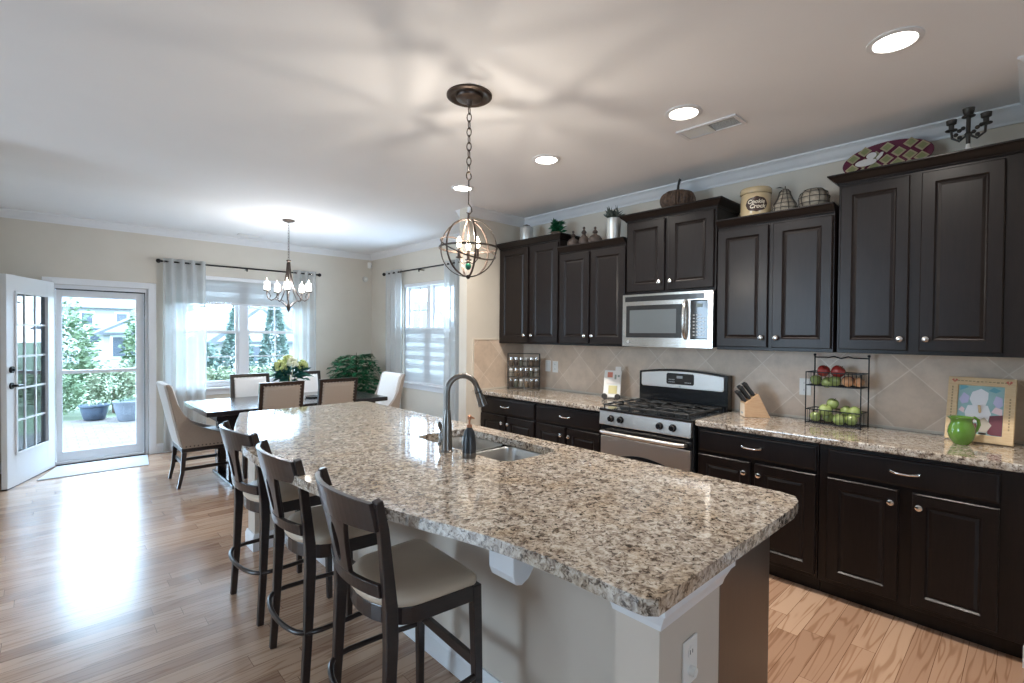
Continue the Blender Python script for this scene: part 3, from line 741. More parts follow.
# faucet
fa = thing('faucet', 'tall gooseneck pull down faucet in dark steel', 'faucet', (1.405, 1.935, .9145))
mb = MB(); mb.lathe([(.030, 0), (.030, .004), (.026, .008), (.025, .06), (.024, .12), (.019, .17), (.0155, .20)], 24); mb.build('base', M['faucet'], fa)
d = Vector((.93, -.36, 0)).normalized(); R_ = .076
pts = [Vector((0, 0, .19)), Vector((0, 0, .28))]+[d*(R_-R_*cos(a))+Vector((0, 0, .285+R_*sin(a))) for a in [PI*k/14 for k in range(0, 14)]]
mb = MB(); mb.tube(pts, .0135, 14); mb.build('gooseneck', M['faucet'], fa)
e = pts[-1]; td = (pts[-1]-pts[-2]).normalized()
mb = MB(); mb.tube([e, e+td*.02, e+td*.05, e+td*.095], [.0145, .017, .019, .023], 16); mb.build('spray_head', M['faucet'], fa)
mb = MB(); mb.cyl(e+td*.02, e+td*.026, .0178, n=16); mb.build('collar', M['blackmatte'], fa)

mb = MB(); mb.lathe([(.022, 0), (.022, .004), (.015, .010), (.014, .045), (.010, .052)], 20); mb.build('handle_base', M['faucet'], fa, loc=(.075, .150, 0))
mb = MB(); mb.tube([(0, 0, .048), (0, .0, .065), (-.008, .004, .095), (-.012, .006, .115)], [.007, .008, .012, .007], 10); mb.build('lever', M['faucet'], fa, loc=(.075, .150, 0))
sd = thing('soap_dispenser', 'charcoal soap bottle with copper pump beside the faucet', 'soap dispenser', (1.415, 1.775, .9145)); sd.scale = (.86, .86, .88)
mb = MB(); mb.lathe([(.036, 0), (.037, .004), (.037, .026)], 24); mb.build('base_band', M['faucet'], sd)
mb = MB(); mb.lathe([(.037, .0262), (.0375, .05), (.034, .10), (.027, .135), (.016, .15), (.014, .156)], 24); mb.build('bottle', M['dispenser'], sd)
mb = MB(); mb.lathe([(.015, .1562), (.015, .170), (.006, .172), (.006, .195), (.011, .197), (.011, .215), (.004, .22)], 18); mb.tube([(0, 0, .205), (.012, -.005, .206), (.026, -.010, .200)], [.006, .005, .004], 8); mb.build('pump', M['copper'], sd)

# ------------------------------------------------------------------ bar stools
def make_stool(label):
    t = thing('bar_stool', label, 'bar stool', group='counter stools along the island'); SW = M['stoolwood']
    def outline(ins=0, front=.172, back=-.20, hw=.205, n=14):
        pts = []
        f = front-ins; h = hw-ins
        pts += [(f-.02, -h-.01), (f, -h+.01), (f+.004, 0), (f, h-.01), (f-.02, h+.01)]
        for k in range(n+1):
            a = PI/2+PI*k/n; pts.append((-.06+(abs(back)-.06-ins)*cos(a)*1.0, h*sin(a)))
        return pts
    mb = MB(); mb.prism(outline(.006), .535, .592, 'xy', holes=[outline(.03)]); mb.build('seat_apron', SW, t, bevel=.003)
    # cushion: domed
    rs = []
    o0 = outline(.0)
    for z, s in ((.5925, .965), (.600, .99), (.615, .985), (.628, .93), (.636, .78), (.640, .5), (.641, .2)):
        rs.append([(x*s if True else x, y*s, z) for x, y in o0])
    mb = MB(); mb.rings(rs, True, True, True); mb.build('seat', M['seat'], t)
    for s in (-1, 1):
        path = [(-.195, .212*s, 0.001), (-.180, .208*s, .25), (-.170, .204*s, .52), (-.172, .203*s, .62), (-.188, .207*s, .76), (-.206, .220*s, .88), (-.230, .232*s, .978)]
        mb = MB(); mb.bar(path, [.030, .034, .042, .042, .036, .032, .026], [.026, .028, .032, .032, .030, .030, .030]); mb.build('leg', SW, t, bevel=.004)
        path = [(.172, .205*s, .001), (.167, .20*s, .30), (.160, .195*s, .588)]
        mb = MB(); mb.bar(path, [.026, .032, .036], [.026, .032, .036]); mb.build('leg', SW, t, bevel=.003)
    bx = lambda y, z: -.176-.072*max(0, (z-.62)/.365)**1.25-.056*(1-(y/.235)**2)
    def curved(y0, y1, z0, z1, th, name, hole=None, shape=None, arch=0):
        poly = shape or ([(y0+(y1-y0)*k/16, z0) for k in range(17)]+[(y1-(y1-y0)*k/16, z1+arch*(1-((y1-(y1-y0)*k/16)/.21)**2)) for k in range(17)])
        # dense strips so that the bend is smooth
        mb = MB(); mb.prism(poly, 0, th, 'yz', holes=[hole] if hole else [], fn=lambda x, y, z: (bx(y, z)-.006+x, y, z))
        return mb.build(name, SW, t, bevel=.002, seg=1)
    curved(-.226, .226, .878, .972, .020, 'top_rail', arch=.010)
    curved(-.195, .195, .655, .700, .018, 'lower_rail')
    hole = [(.020*cos(a), .79+.068*sin(a)) for a in [2*PI*k/20 for k in range(20)]]
    shape = [(-.056, .70), (-.028, .70), (0, .70), (.028, .70), (.056, .70), (.061, .75), (.068, .80), (.080, .85), (.092, .881), (.046, .881), (0, .881), (-.046, .881), (-.092, .881), (-.080, .85), (-.068, .80), (-.061, .75)]
    curved(0, 0, 0, 0, .016, 'splat', hole, shape)
    z = .262; pth = [(.160, -.205, z), (.0, -.222, z), (-.13, -.226, z), (-.185, -.215, z)]
    for k in range(1, 12): a = PI*k/12; pth.append((-.185-.062*sin(a), -.205*cos(a), z))
    pth += [(-.185, .215, z), (-.13, .226, z), (.0, .222, z), (.160, .205, z)]
    mb = MB(); mb.tube(pth, .0105, 10); mb.build('foot_ring', SW, t)
    mb = MB(); mb.box(.157, .175, -.19, .19, .285, .325); mb.build('front_stretcher', SW, t, bevel=.003)
    return t
st = make_stool('dark wooden bar stool nearest the camera, its taupe seat fully visible')
st.location = (.965, 1.565, 0); st.rotation_euler = (0, 0, math.radians(-3))
dup(st, (.962, 2.215, 0), math.radians(-2), 'middle one of the three dark wooden bar stools at island')
dup(st, (.975, 2.885, 0), math.radians(2), 'farthest dark wooden bar stool, the one nearest dining table')

# ------------------------------------------------------------------ dining set
tb = thing('dining_table', 'long dark wood dining table with trestle ends', 'dining table', (1.05, 5.05, 0))
MB().box(0, 1.79, 0, .98, .715, .760).build('tabletop', M['tablewood'], tb, bevel=.005)
MB().box(.10, 1.69, .10, .88, .655, .7148).build('apron', M['tablewood'], tb)
for x in (.24, 1.46):
    for y in (.27, .68):
        MB().box(x, x+.09, y, y+.09, .04, .6548).build('leg', M['tablewood'], tb, bevel=.006)
    MB().box(x-.01, x+.10, .10, .88, .001, .0395).build('foot', M['tablewood'], tb, bevel=.008)
def nails(mb, pts, r=.006, axis='x'):
    for p in pts: mb.sphere(p, r, 6, 4)
def make_side_chair(label):
    t = thing('dining_chair', label, 'dining chair', group='framed side chairs around the dining table'); SW = M['stoolwood']
    hw = .205; zt = 1.005
    # back frame: leans back, local facing +x
    lean = lambda z: -.20-.10*max(0, (z-.45))/.55
    def tf(x, y, z): return (x+lean(z), y, z)
    outerp = [(-hw, .44), (hw, .44), (hw, zt), (-hw, zt)]; inner = [(-hw+.036, .50), (hw-.036, .50), (hw-.036, zt-.036), (-hw+.036, zt-.036)]
    mb = MB(); mb.prism(outerp, -.018, .018, 'yz', holes=[inner], fn=tf); mb.build('back_frame', SW, t, bevel=.003)
    rs = []
    for x, ins in ((-.020, .012), (-.024, .03), (-.026, .08)):
        pass
    def pad(sx):
        mb = MB(); rs = []
        for x, ins in ((.002, .0), (.016, .002), (.024, .012), (.028, .05)):
            a, b, c_, d_ = -hw+.037+ins, hw-.037-ins, .501+ins, zt-.037-ins
            rs.append([(lean(z)+sx*x, y, z) for y, z in ((a, c_), (b, c_), (b, d_), (a, d_))])
        mb.rings(rs, True, True, True); return mb.build('back_upholstery', M['linen'] if sx < 0 else M['linen_white'], t)
    for sx in (-1, 1):
        b = pad(sx)
        mb = MB(); pts = []
        n = 15
        for k in range(n):
            z = .53+(zt-.036-.53)*k/(n-1)
            for y in (-hw+.036, hw-.036): pts.append((lean(z)+sx*.021, y, z))
        for k in range(1, 10):
            y = -hw+.036+(2*hw-.072)*k/10; pts.append((lean(zt-.036)+sx*.021, y, zt-.036))
        nails(mb, pts, .0055); mb.build('nailhead_trim', M['nail_light'] if sx < 0 else M['brass'], b)
    mb = MB(); mb.box(-.21, .215, -.215, .215, .385, .43); mb.build('seat_frame', SW, t, bevel=.004)
    mb = MB(); rs = []
    for z, i in ((.4305, .004), (.45, 0), (.475, .008), (.488, .04), (.490, .1)):
        rs.append([(x, y, z) for x, y in rrect(-.205+i, .215-i, -.215+i, .215-i, .03)])
    mb.rings(rs, True, True, True); mb.build('seat', M['linen_white'], t)
    for s in (-1, 1):
        mb = MB(); mb.bar([(-.25, .19*s, .001), (-.205, .19*s, .25), (-.192, .19*s, .3848)], [.028, .032, .036], [.028, .032, .036]); mb.build('leg', SW, t, bevel=.003)
        mb = MB(); mb.bar([(.195, .19*s, .001), (.19, .19*s, .3848)], [.028, .038], [.028, .038]); mb.build('leg', SW, t, bevel=.003)
    return t
sc_ = make_side_chair('near side dining chair on the left, beige panel back framed dark, nearest bar stools')
sc_.location = (1.665, 5.265, 0); sc_.rotation_euler = (0, 0, PI/2)
dup(sc_, (2.235, 5.285, 0), PI/2, 'near side dining chair on the right, beige panel back, below palm')
dup(sc_, (1.71, 5.865, 0), -PI/2, 'far side dining chair on the left, pale panel back, before window')
dup(sc_, (2.31, 5.865, 0), -PI/2, 'far side dining chair mostly hidden behind the flower vase')
def make_host(label):
    t = thing('host_chair', label, 'armchair', group='sloped arm host chairs at the table ends'); SW = M['stoolwood']
    side = [(-.325, .985), (-.300, .99), (-.275, .94), (-.235, .80), (-.185, .70), (-.11, .615), (-.03, .56), (.08, .515), (.19, .475), (.215, .44), (.215, .375), (-.195, .375), (-.225, .50)]
    for s in (-1, 1):
        mb = MB(); y0, y1 = (.215, .262) if s > 0 else (-.262, -.215)
        mb.prism(side, y0, y1, 'xz'); o = mb.build('side_panel', M['linen'], t, bevel=.010, seg=3)
        mb = MB(); nails(mb, [(x, s*.264, .395) for x in [-.17+.36*k/11 for k in range(12)]], .007); mb.build('nailhead_trim', M['brass'], o)
    mb = MB(); bk = [(-.34, .985), (-.30, .992), (-.268, .97), (-.130, .45), (-.130, .375), (-.205, .375), (-.232, .48)]
    mb.prism(bk, -.2149, .2149, 'xz'); mb.build('backrest', M['linen_white'], t, bevel=.012, seg=3)  # white fabric in front; on the rear the white paints in door light
    mb = MB(); rs = []
    for z, i in ((.376, .004), (.46, 0), (.482, .010), (.492, .05)):
        rs.append([(x, y, z) for x, y in rrect(-.129+i, .235-i, -.213+i, .213-i, .03)])
    mb.rings(rs, True, True, True); mb.build('seat', M['linen_white'], t)
    MB().box(-.20, .215, -.235, .235, .335, .3745).build('seat_frame', SW, t, bevel=.004)
    for s in (-1, 1):
        mb = MB(); mb.bar([(-.225, .225*s, .001), (-.195, .225*s, .15), (-.180, .225*s, .3345)], [.026, .032, .038], [.028, .032, .036]); mb.build('leg', SW, t, bevel=.003)
        mb = MB(); mb.bar([(.20, .225*s, .001), (.19, .225*s, .3345)], [.028, .038], [.028, .038]); mb.build('leg', SW, t, bevel=.003)
        mb = MB(); mb.box(-.19, .18, .214*s-.009, .214*s+.009, .16, .19); mb.build('side_stretcher', SW, t)
    MB().box(-.185, -.165, -.205, .205, .20, .23).build('rear_stretcher', SW, t)
    return t
hc = make_host('sloped arm upholstered chair at door end of the dining table'); hc.location = (1.14, 5.735, 0)
dup(hc, (2.86, 5.50, 0), PI, 'white upholstered chair at window end of dining table, before palm')
# vase with flowers
vs = thing('flower_vase', 'blue vase of cream hydrangeas on the dining table', 'flower arrangement', (1.905, 5.42, .7605))
mb = MB(); mb.lathe([(.05, 0), (.055, .01), (.075, .06), (.07, .12), (.045, .16), (.05, .19)], 24); mb.build('vase', M['vase'], vs)
def leafquad(mb, p, d, n, l, w_):
    d = d.normalized(); sdir = d.cross(n)
    if sdir.length < 1e-3: sdir = Vector((1, 0, 0))
    sdir.normalize(); nn = sdir.cross(d)
    a = p; b = p+d*l*.5+sdir*w_/2+nn*l*.06; c_ = p+d*l-nn*l*.10; e = p+d*l*.5-sdir*w_/2+nn*l*.06
    mb.add([a, b, c_, e, p+d*l*.5], [(0, 1, 4), (1, 2, 4), (2, 3, 4), (3, 0, 4)])
rnd = random.Random(3)
def ru(a, b): return rnd.uniform(a, b)
mb = MB()
for k in range(170):
    a = ru(0, 2*PI); el = ru(-.4, .8); dd = Vector((cos(a)*cos(el), sin(a)*cos(el), sin(el))); st_ = Vector((0, 0, .26))+dd*ru(.02, .13)
    leafquad(mb, st_, dd, Vector((ru(-1, 1), ru(-1, 1), 1)), ru(.07, .12), ru(.035, .06))
mb.build('leaves', M['leaf_blue'], vs)
for k, (x, y, z) in enumerate([(-.11, -.03, .36), (-.02, -.10, .40), (.09, -.06, .37), (.13, .04, .35), (.0, .08, .42), (-.08, .09, .37)]):
    mb = MB()
    for q in range(44):
        a = ru(0, 2*PI); el = math.asin(ru(-.6, 1)); dd = Vector((cos(a)*cos(el), sin(a)*cos(el), sin(el)))
        mb.sphere(Vector((x, y, z))+dd*.05, .016, 6, 4)
    mb.cyl((x*.2, y*.2, .15), (x, y, z-.03), .004, n=6)
    mb.build('flower_head', M['petal'] if k != 1 else mat('white_petals', (.8, .82, .6), .6), vs)
# coaster-like dark dish on table
o = MB().lathe([(.001, 0), (.06, 0), (.085, .012), (.082, .016), (.055, .006), (.001, .006)], 24, caps=False).build('shallow_dish', M['black']); o.location = (2.16, 5.50, .7605); tag(o, 'small dark dish on the dining table right of the vase', 'dish')
# potted palm in corner
pp = thing('potted_plant', 'green potted palm with spreading fronds in far room corner', 'potted plant', (3.36, 6.90, 0))
mb = MB(); mb.lathe([(.12, .001), (.15, .02), (.18, .30), (.19, .36), (.175, .36), (.165, .32)], 28); mb.build('pot', M['planter_grey'], pp)
mb = MB(); mb.cyl((0, 0, .3), (0, 0, 1.10), .014, .008); mb.cyl((0, 0, 1.10), (.0, 0, 1.19), .004, .003); mb.build('stem', M['stem'], pp)
mb = MB()
for lv in range(9):
    z = .50+lv*.07; R0 = .40-.015*abs(lv-4)-.02*max(0, lv-6)
    for k in range(9):
        a = k*2*PI/9+lv*.7+ru(-.2, .2); R1 = R0*ru(.8, 1.05); dv = Vector((cos(a), sin(a), 0))
        if a: pass
        rise = ru(.05, .12)
        pts = [Vector((0, 0, z))+dv*R1*u+Vector((0, 0, rise*sin(PI*u*.9)-.03*u*u)) for u in [i/8 for i in range(9)]]
        for p in pts: p.x = min(p.x, .26); p.y = min(p.y, .30)
        mb.tube(pts, .003, 4)
        for i in range(2, 9):
            for s in (-1, 1):
                sdv = Vector((-sin(a), cos(a), 0))*s
                p = pts[i]; dd_ = (sdv*.8+dv*.7+Vector((0, 0, ru(-.35, .15))))
                l = ru(.06, .10); tip = p+dd_.normalized()*l
                if tip.x > .28 or tip.y > .36: continue
                leafquad(mb, p, dd_, Vector((0, 0, 1)), l*1.35, .055)
mb.build('fronds', M['leaf'], pp)

# ------------------------------------------------------------------ pendant and chandelier
def chain(parent, z0, z1, x=0, y=0, r=.0022, ll=.034, ww=.010, name='chain'):
    mb = MB(); n = max(1, int(abs(z1-z0)/(ll-.008))); dz = (z1-z0)/n
    for k in range(n):
        cz = z0+dz*(k+.5); a = (k % 2)*PI/2+.5
        p = [Vector((ww*cos(q)*cos(a)+x, ww*cos(q)*sin(a)+y, cz+ll/2*sin(q))) for q in [2*PI*i/12 for i in range(12)]]
        mb.tube(p, r, 5, closed=True)
    return mb.build(name, M['bronze'], parent)
pn = thing('pendant_light', 'bronze open globe pendant hanging over the island', 'pendant light', (1.615, 2.045, H))
MB().lathe([(.118, -.001), (.118, -.010), (.110, -.016), (.098, -.017), (.088, -.010), (.072, -.009), (.068, -.022), (.052, -.027), (.018, -.030), (.012, -.055), (.001, -.058)], 40).build('canopy', M['bronze'], pn)
GZ = -.795; R = .150
chain(pn, -.06, -.40, ll=.045, ww=.012, r=.0028)
mb = MB(); mb.tube([Vector((.016*cos(q), 0, -.42+.02*sin(q))) for q in [2*PI*i/14 for i in range(14)]], .0035, 6, closed=True); mb.cyl((0, 0, -.44), (0, 0, -.57), .0035)
mb.tube([(0, 0, -.565), (.018, 0, -.58), (.022, 0, -.60), (.008, 0, -.617), (-.012, 0, -.612)], .0035, 6); mb.cyl((0, 0, -.612), (0, 0, GZ+R), .006)
mb.build('hook', M['bronze'], pn)
for k, (a, tl) in enumerate(((.1, 0), (.1+PI/3, 0), (.1+2*PI/3, 0))):
    mb = MB(); mb.bar([Vector((R*cos(q)*cos(a), R*cos(q)*sin(a), GZ+R*sin(q))) for q in [2*PI*i/40 for i in range(41)]], .004, .010, side=(-sin(a), cos(a), 0), caps=False); mb.build('hoop', M['bronze'], pn)
for nrm in (Vector((0, 0, 1)), ):
    mb = MB(); mb.bar([Vector((R*1.01*cos(q), R*1.01*sin(q), GZ)) for q in [2*PI*i/40 for i in range(41)]], .004, .010, side=(0, 0, 1), caps=False); mb.build('hoop', M['bronze'], pn)
mb = MB(); tl = .5
mb.tube([Vector((R*cos(q), R*sin(q)*cos(tl), GZ+R*sin(q)*sin(tl))) for q in [2*PI*i/40 for i in range(40)]], .004, 6, closed=True); mb.build('hoop', M['bronze'], pn)
mb = MB(); mb.cyl((0, 0, GZ+R), (0, 0, GZ-.075), .005); mb.sphere((0, 0, GZ-R), .012); mb.sphere((0, 0, GZ-.075), .012); mb.build('stem', M['bronze'], pn)
MB().sphere((0, 0, GZ-.095), .016, sc=(1, 1, 1.2)).build('glass_drop', M['crystal'], pn)
for k in range(3):
    a = .9+k*2*PI/3; p = Vector((.055*cos(a), .055*sin(a), GZ-.055))
    mb = MB(); mb.tube([(0, 0, GZ-.07), (p.x*.6, p.y*.6, GZ-.085), (p.x, p.y, GZ-.06)], .003, 6); mb.lathe([(.004, -.004), (.018, 0), (.018, .004), (.006, .006)], 14, c=tuple(p)); ar = mb.build('arm', M['bronze'], pn)
    MB().lathe([(.008, .006), (.008, .052)], 12, c=tuple(p)).build('candle_sleeve', M['bronze'], ar)
    MB().lathe([(.007, .053), (.013, .072), (.010, .09), (.002, .108)], 12, c=tuple(p)).build('bulb', M['bulb'], ar)
    point('pendant_bulb_light', (1.615+p.x*1.0, 2.045+p.y, H+p.z+.128), 3.4, (1, .88, .74), .004)
ch = thing('chandelier', 'five arm bronze chandelier above the dining table', 'chandelier', (1.975, 5.70, H))
MB().lathe([(.065, -.001), (.065, -.010), (.05, -.02), (.012, -.03), (.001, -.032)], 28).build('canopy', M['bronze'], ch)
chain(ch, -.03, -.44, ll=.036, ww=.009)
MB().lathe([(.001, -.44), (.022, -.442), (.024, -.455), (.010, -.47), (.008, -.60), (.007, -.92), (.018, -.95), (.022, -.97), (.012, -1.0), (.001, -1.02)], 18).build('column', M['bronze'], ch)
for k in range(5):
    a = .55+k*2*PI/5; dv = Vector((cos(a), sin(a), 0)); c0 = lambda r, z: tuple(dv*r+Vector((0, 0, z)))
    mb = MB(); mb.tube([c0(.014, -.47), c0(.022, -.58), c0(.045, -.70), c0(.085, -.80), c0(.14, -.875), c0(.175, -.895), c0(.212, -.87), c0(.223, -.83), c0(.220, -.80)], [.006]*9, 7)
    mb.tube([c0(.015, -.965), c0(.05, -.93), c0(.09, -.895), c0(.14, -.88)], .004, 6)
    mb.tube([c0(.220, -.80), c0(.195, -.82), c0(.182, -.85), c0(.195, -.865)], .004, 6)
    p = dv*.220; mb.lathe([(.008, -.802), (.034, -.795), (.036, -.788), (.012, -.786)], 16, c=(p.x, p.y, 0)); arm = mb.build('arm', M['bronze'], ch)
    MB().lathe([(.014, -.785), (.028, -.78), (.031, -.76), (.027, -.72), (.030, -.70)], 18, c=(p.x, p.y, 0), caps=False).build('glass_shade', M['frost'], arm)
    MB().lathe([(.006, -.783), (.010, -.74), (.008, -.70), (.002, -.66)], 10, c=(p.x, p.y, 0)).build('bulb', M['bulb'], arm)
point('chandelier_light', (1.975, 5.70, 1.99), 24, (.97, .97, 1), .10)

# ------------------------------------------------------------------ microwave
mw = thing('microwave', 'stainless over the range microwave with black glass window', 'microwave', (K, 2.2965, 1.392), -PI/2)
wm, hm, dm = .743, .408, .415
MB().box(0, wm, -dm+.02, -.010, .004, hm).build('body', M['black'], mw, bevel=.003, seg=1)
def bowed(mb, x0, x1, z0, z1, yb, f, n=12, bulge=.018, W_=wm):
    yy = lambda x: -bulge*(1-(2*x/W_-1)**2)
    rs = []
    for k in range(n+1):
        x = x0+(x1-x0)*k/n; y1 = f+yy(x); rs.append([(x, yb, z0), (x, y1, z0), (x, y1, z1), (x, yb, z1)])
    mb.rings(rs, True, True, False)
fy = -dm
mb = MB(); bowed(mb, 0, wm, 0, .060, -dm+.02, fy); bowed(mb, 0, wm, .345, hm, -dm+.02, fy); bowed(mb, 0, .035, .060, .345, -dm+.02, fy, 3); bowed(mb, wm-.035, wm, .060, .345, -dm+.02, fy, 3)
mb.build('front_trim', M['steel'], mw, bevel=.002, seg=1)
mb = MB(); bowed(mb, .025, wm-.06, .352, .392, -dm+.018, fy-.0015); mb.build('vent_grille', M['black'], mw)
mb = MB(); bowed(mb, .0352, .585, .060, .3449, -dm+.02, fy-.004); dw = mb.build('door', M['steel'], mw)
mb = MB(); bowed(mb, .040, .522, .070, .320, -dm+.018, fy-.006); mb.build('window', M['glassblack'], dw)
mb = MB(); bowed(mb, .075, .478, .105, .285, -dm+.016, fy-.0067); mb.build('window_screen', mat('microwave_screen', (.10, .115, .125), .12, spec=.7), dw)
mb = MB(); bowed(mb, .585, wm-.0352, .068, .335, -dm+.02, fy-.0045); cpn = mb.build('control_panel', M['glassblack'], mw)
yq = lambda x: fy-.0045-.018*(1-(2*x/wm-1)**2)
mb = MB()
for r_ in range(7):
    for c_ in range(4):
        x = .606+c_*.023; z = .088+r_*.024
        if r_ == 6 and c_ > 2: continue
        mb.box(x, x+.013, yq(x)-.0012, yq(x)-.0002, z, z+.007)
mb.build('button', M['greytxt'], cpn)
mb = MB(); mb.box(.620, .672, yq(.645)-.0012, yq(.645)-.0002, .292, .318); mb.build('display', mat('lit_clock', (.12, .15, .15), .2), cpn)
mb = MB(); xh = .552; mb.tube([(xh, fy-.018, .065), (xh, fy-.038, .08), (xh, fy-.052, .14), (xh, fy-.055, .20), (xh, fy-.052, .27), (xh, fy-.038, .33), (xh, fy-.018, .343)], [.010, .012, .013, .013, .013, .012, .010], 12); mb.build('handle', M['steel'], dw)
mb = MB(); mb.cyl((.060, fy-.008, .035), (.060, fy-.011, .035), .010, n=18); mb.build('round_badge', M['greytxt'], mw)
MB().box(.05, wm-.05, -dm+.04, -.05, .0, .0035).build('underside_filter', M['steel_h'], mw)

# ------------------------------------------------------------------ range
rg = thing('range', 'stainless gas range with black cooktop grates and curved backguard', 'range', (K, 2.338, 0), -PI/2)
wr = .766; xr0 = .0035; fd = -.655
MB().box(xr0, wr-xr0, -.63, -.012, .03, .895).build('body', M['black'], rg, bevel=.002, seg=1)
mb = MB(); mb.box(xr0, wr-xr0, -.665, -.10, .8952, .912); mb.build('cooktop', M['black'], rg, bevel=.006)
mb = MB(); mb.box(xr0+.01, wr-xr0-.01, -.655, -.631, .16, .70); dr = mb.build('oven_door', M['steel_h'], rg, bevel=.005)
arch = [(.13, .30), (.64, .30), (.64, .545)]+[(.64-.51*k/12, .545+.045*sin(PI*k/12)) for k in range(1, 12)]+[(.13, .545)]
mb = MB(); mb.prism(arch, -.658, -.6552, 'xz'); mb.build('oven_window', M['glassblack'], dr)
mb = MB(); mb.prism([(xr0+.004, .705), (wr-xr0-.004, .705), (wr-xr0-.004, .79), (xr0+.004, .79)], -.645, -.631, 'xz'); mb.build('upper_vent_strip', M['black'], rg)
mb = MB(); mb.prism([(-.655, .785), (-.668, .79), (-.660, .893), (-.631, .893), (-.631, .785)], xr0+.004, wr-xr0-.004, 'yz'); cp_ = mb.build('control_panel', M['steel_h'], rg, bevel=.002, seg=1)
for x in (.12, .205, .53, .63):
    mb = MB(); mb.cyl((x, -.665, .842), (x, -.672, .842), .026, n=24); mb.cyl((x, -.672, .842), (x, -.695, .842), .020, .018, 20); mb.box(x-.004, x+.004, -.702, -.69, .824, .86); mb.build('knob', M['black'], rg)
mb = MB(); hz = .735; mb.tube([(.045, -.656, hz), (.045, -.690, hz), (.09, -.704, hz), (wr/2, -.712, hz), (wr-.09, -.704, hz), (wr-.045, -.690, hz), (wr-.045, -.656, hz)], [.012, .014, .015, .015, .015, .014, .012], 12); mb.build('handle', M['steel_h'], dr)
MB().box(xr0+.01, wr-xr0-.01, -.650, -.631, .04, .15).build('storage_drawer', M['steel_h'], rg, bevel=.005)
# backguard
def arcz(x): return 1.178+.030*(1-(2*x/wr-1)**2)
n = 16
poly = [(xr0, .896)]+[(wr-xr0, .896)]+[(wr-xr0-(wr-2*xr0)*k/n, arcz(wr-xr0-(wr-2*xr0)*k/n)) for k in range(n+1)]
mb = MB(); mb.prism(poly, -.095, -.0135, 'xz'); bgd = mb.build('backguard', M['black'], rg, bevel=.006)
def rpoly(x0, x1, zlo, dz): return [(x0, zlo+.012), (x0+.012, zlo), (x1-.012, zlo), (x1, zlo+.012)]+[(x1-(x1-x0)*k/n, arcz(x1-(x1-x0)*k/n)-dz) for k in range(n+1)]
mb = MB(); mb.prism(rpoly(.030, wr-.030, 1.055, .016), -.106, -.0952, 'xz'); fp = mb.build('backguard_face', M['steel_h'], bgd, bevel=.004)
mb = MB(); mb.prism([(.265, 1.095), (.275, 1.085), (.49, 1.085), (.50, 1.095), (.50, 1.165), (.49, 1.175), (.275, 1.175), (.265, 1.165)], -.109, -.1062, 'xz'); dp = mb.build('clock_panel', M['glassblack'], fp)
mb = MB()
for k in range(4): mb.box(.285+k*.014, .294+k*.014, -.1102, -.1091, 1.10, 1.107); mb.box(.425+k*.014, .434+k*.014, -.1102, -.1091, 1.10, 1.107); mb.box(.285+k*.014, .294+k*.014, -.1102, -.1091, 1.12, 1.127)
mb.box(.355, .405, -.1102, -.1091, 1.135, 1.155); mb.build('button', M['greytxt'], dp)
mb = MB(); mb.cyl((wr/2, -.106, 1.070), (wr/2, -.1085, 1.070), .008, n=16); mb.build('round_badge', M['greytxt'], fp)
# grates and burners
for gx0, gx1 in ((.03, .265), (.268, .498), (.501, .736)):
    mb = MB(); z = .945; b_ = .007
    for y in (-.64, -.135): mb.box(gx0, gx1, y-b_, y+b_, z-.012, z)
    for x in (gx0+b_, gx1-b_): mb.box(x-b_, x+b_, -.64, -.135, z-.012, z)
    cx = (gx0+gx1)/2
    for cy in (-.52, -.26):
        mb.box(gx0, cx-.03, cy-.005, cy+.005, z-.006, z+.006); mb.box(cx+.03, gx1, cy-.005, cy+.005, z-.006, z+.006)
        mb.box(cx-.005, cx+.005, cy-.115, cy-.03, z-.006, z+.006); mb.box(cx-.005, cx+.005, cy+.03, cy+.115, z-.006, z+.006)
    mb.box(gx0, gx1, -.395, -.381, z-.012, z)
    for x in (gx0+b_, gx1-b_):
        for y in (-.64, -.388, -.135): mb.box(x-.006, x+.006, y-.006, y+.006, .9122, z-.01)
    mb.build('grate', M['iron'], rg, bevel=.002, seg=1)
    for cy in (-.52, -.26):
        MB().lathe([(.045, 0), (.045, .008), (.036, .010), (.036, .016), (.001, .018)], 20, c=(cx, cy, .9125)).build('burner', M['iron'], rg)

# ------------------------------------------------------------------ things on the wall counter
CT = .9145
# spice rack, turned towards the room across the corner
sr = thing('spice_rack', 'three tier wire spice rack in the corner of the wall counter', 'spice rack', (3.60, 3.625, CT), math.radians(-52))
wR, hR = .325, .365
mb = MB()
for x in (-wR/2, wR/2):
    for y in (-.035, .035): mb.cyl((x, y, 0), (x, y, hR), .004, n=8)
    mb.cyl((x, -.035, hR), (x, .035, hR), .004, n=8); mb.cyl((x, -.035, .004), (x, .035, .004), .004, n=8)
for z in (.02, .13, .24):
    for y in (-.035, .035): mb.cyl((-wR/2, y, z), (wR/2, y, z), .003, n=8)
    mb.cyl((-wR/2, -.035, z+.045), (wR/2, -.035, z+.045), .003, n=8)
mb.cyl((-wR/2, .035, hR), (wR/2, .035, hR), .004, n=8)
for z in (.017, .127, .237): mb.box(-wR/2, wR/2, -.034, .034, z-.004, z)
mb.build('wire_frame', M['wire'], sr)
jar0 = None
rnames = ['top', 'middle', 'bottom']; cn = ['first', 'second', 'third', 'fourth', 'fifth', 'sixth']
jc = [mat('spice_'+str(i), c, .5) for i, c in enumerate([(.14, .10, .07), (.10, .10, .07), (.20, .14, .09), (.07, .05, .04), (.28, .25, .20)])]
ca, sa = cos(math.radians(-52)), sin(math.radians(-52))
protos = []
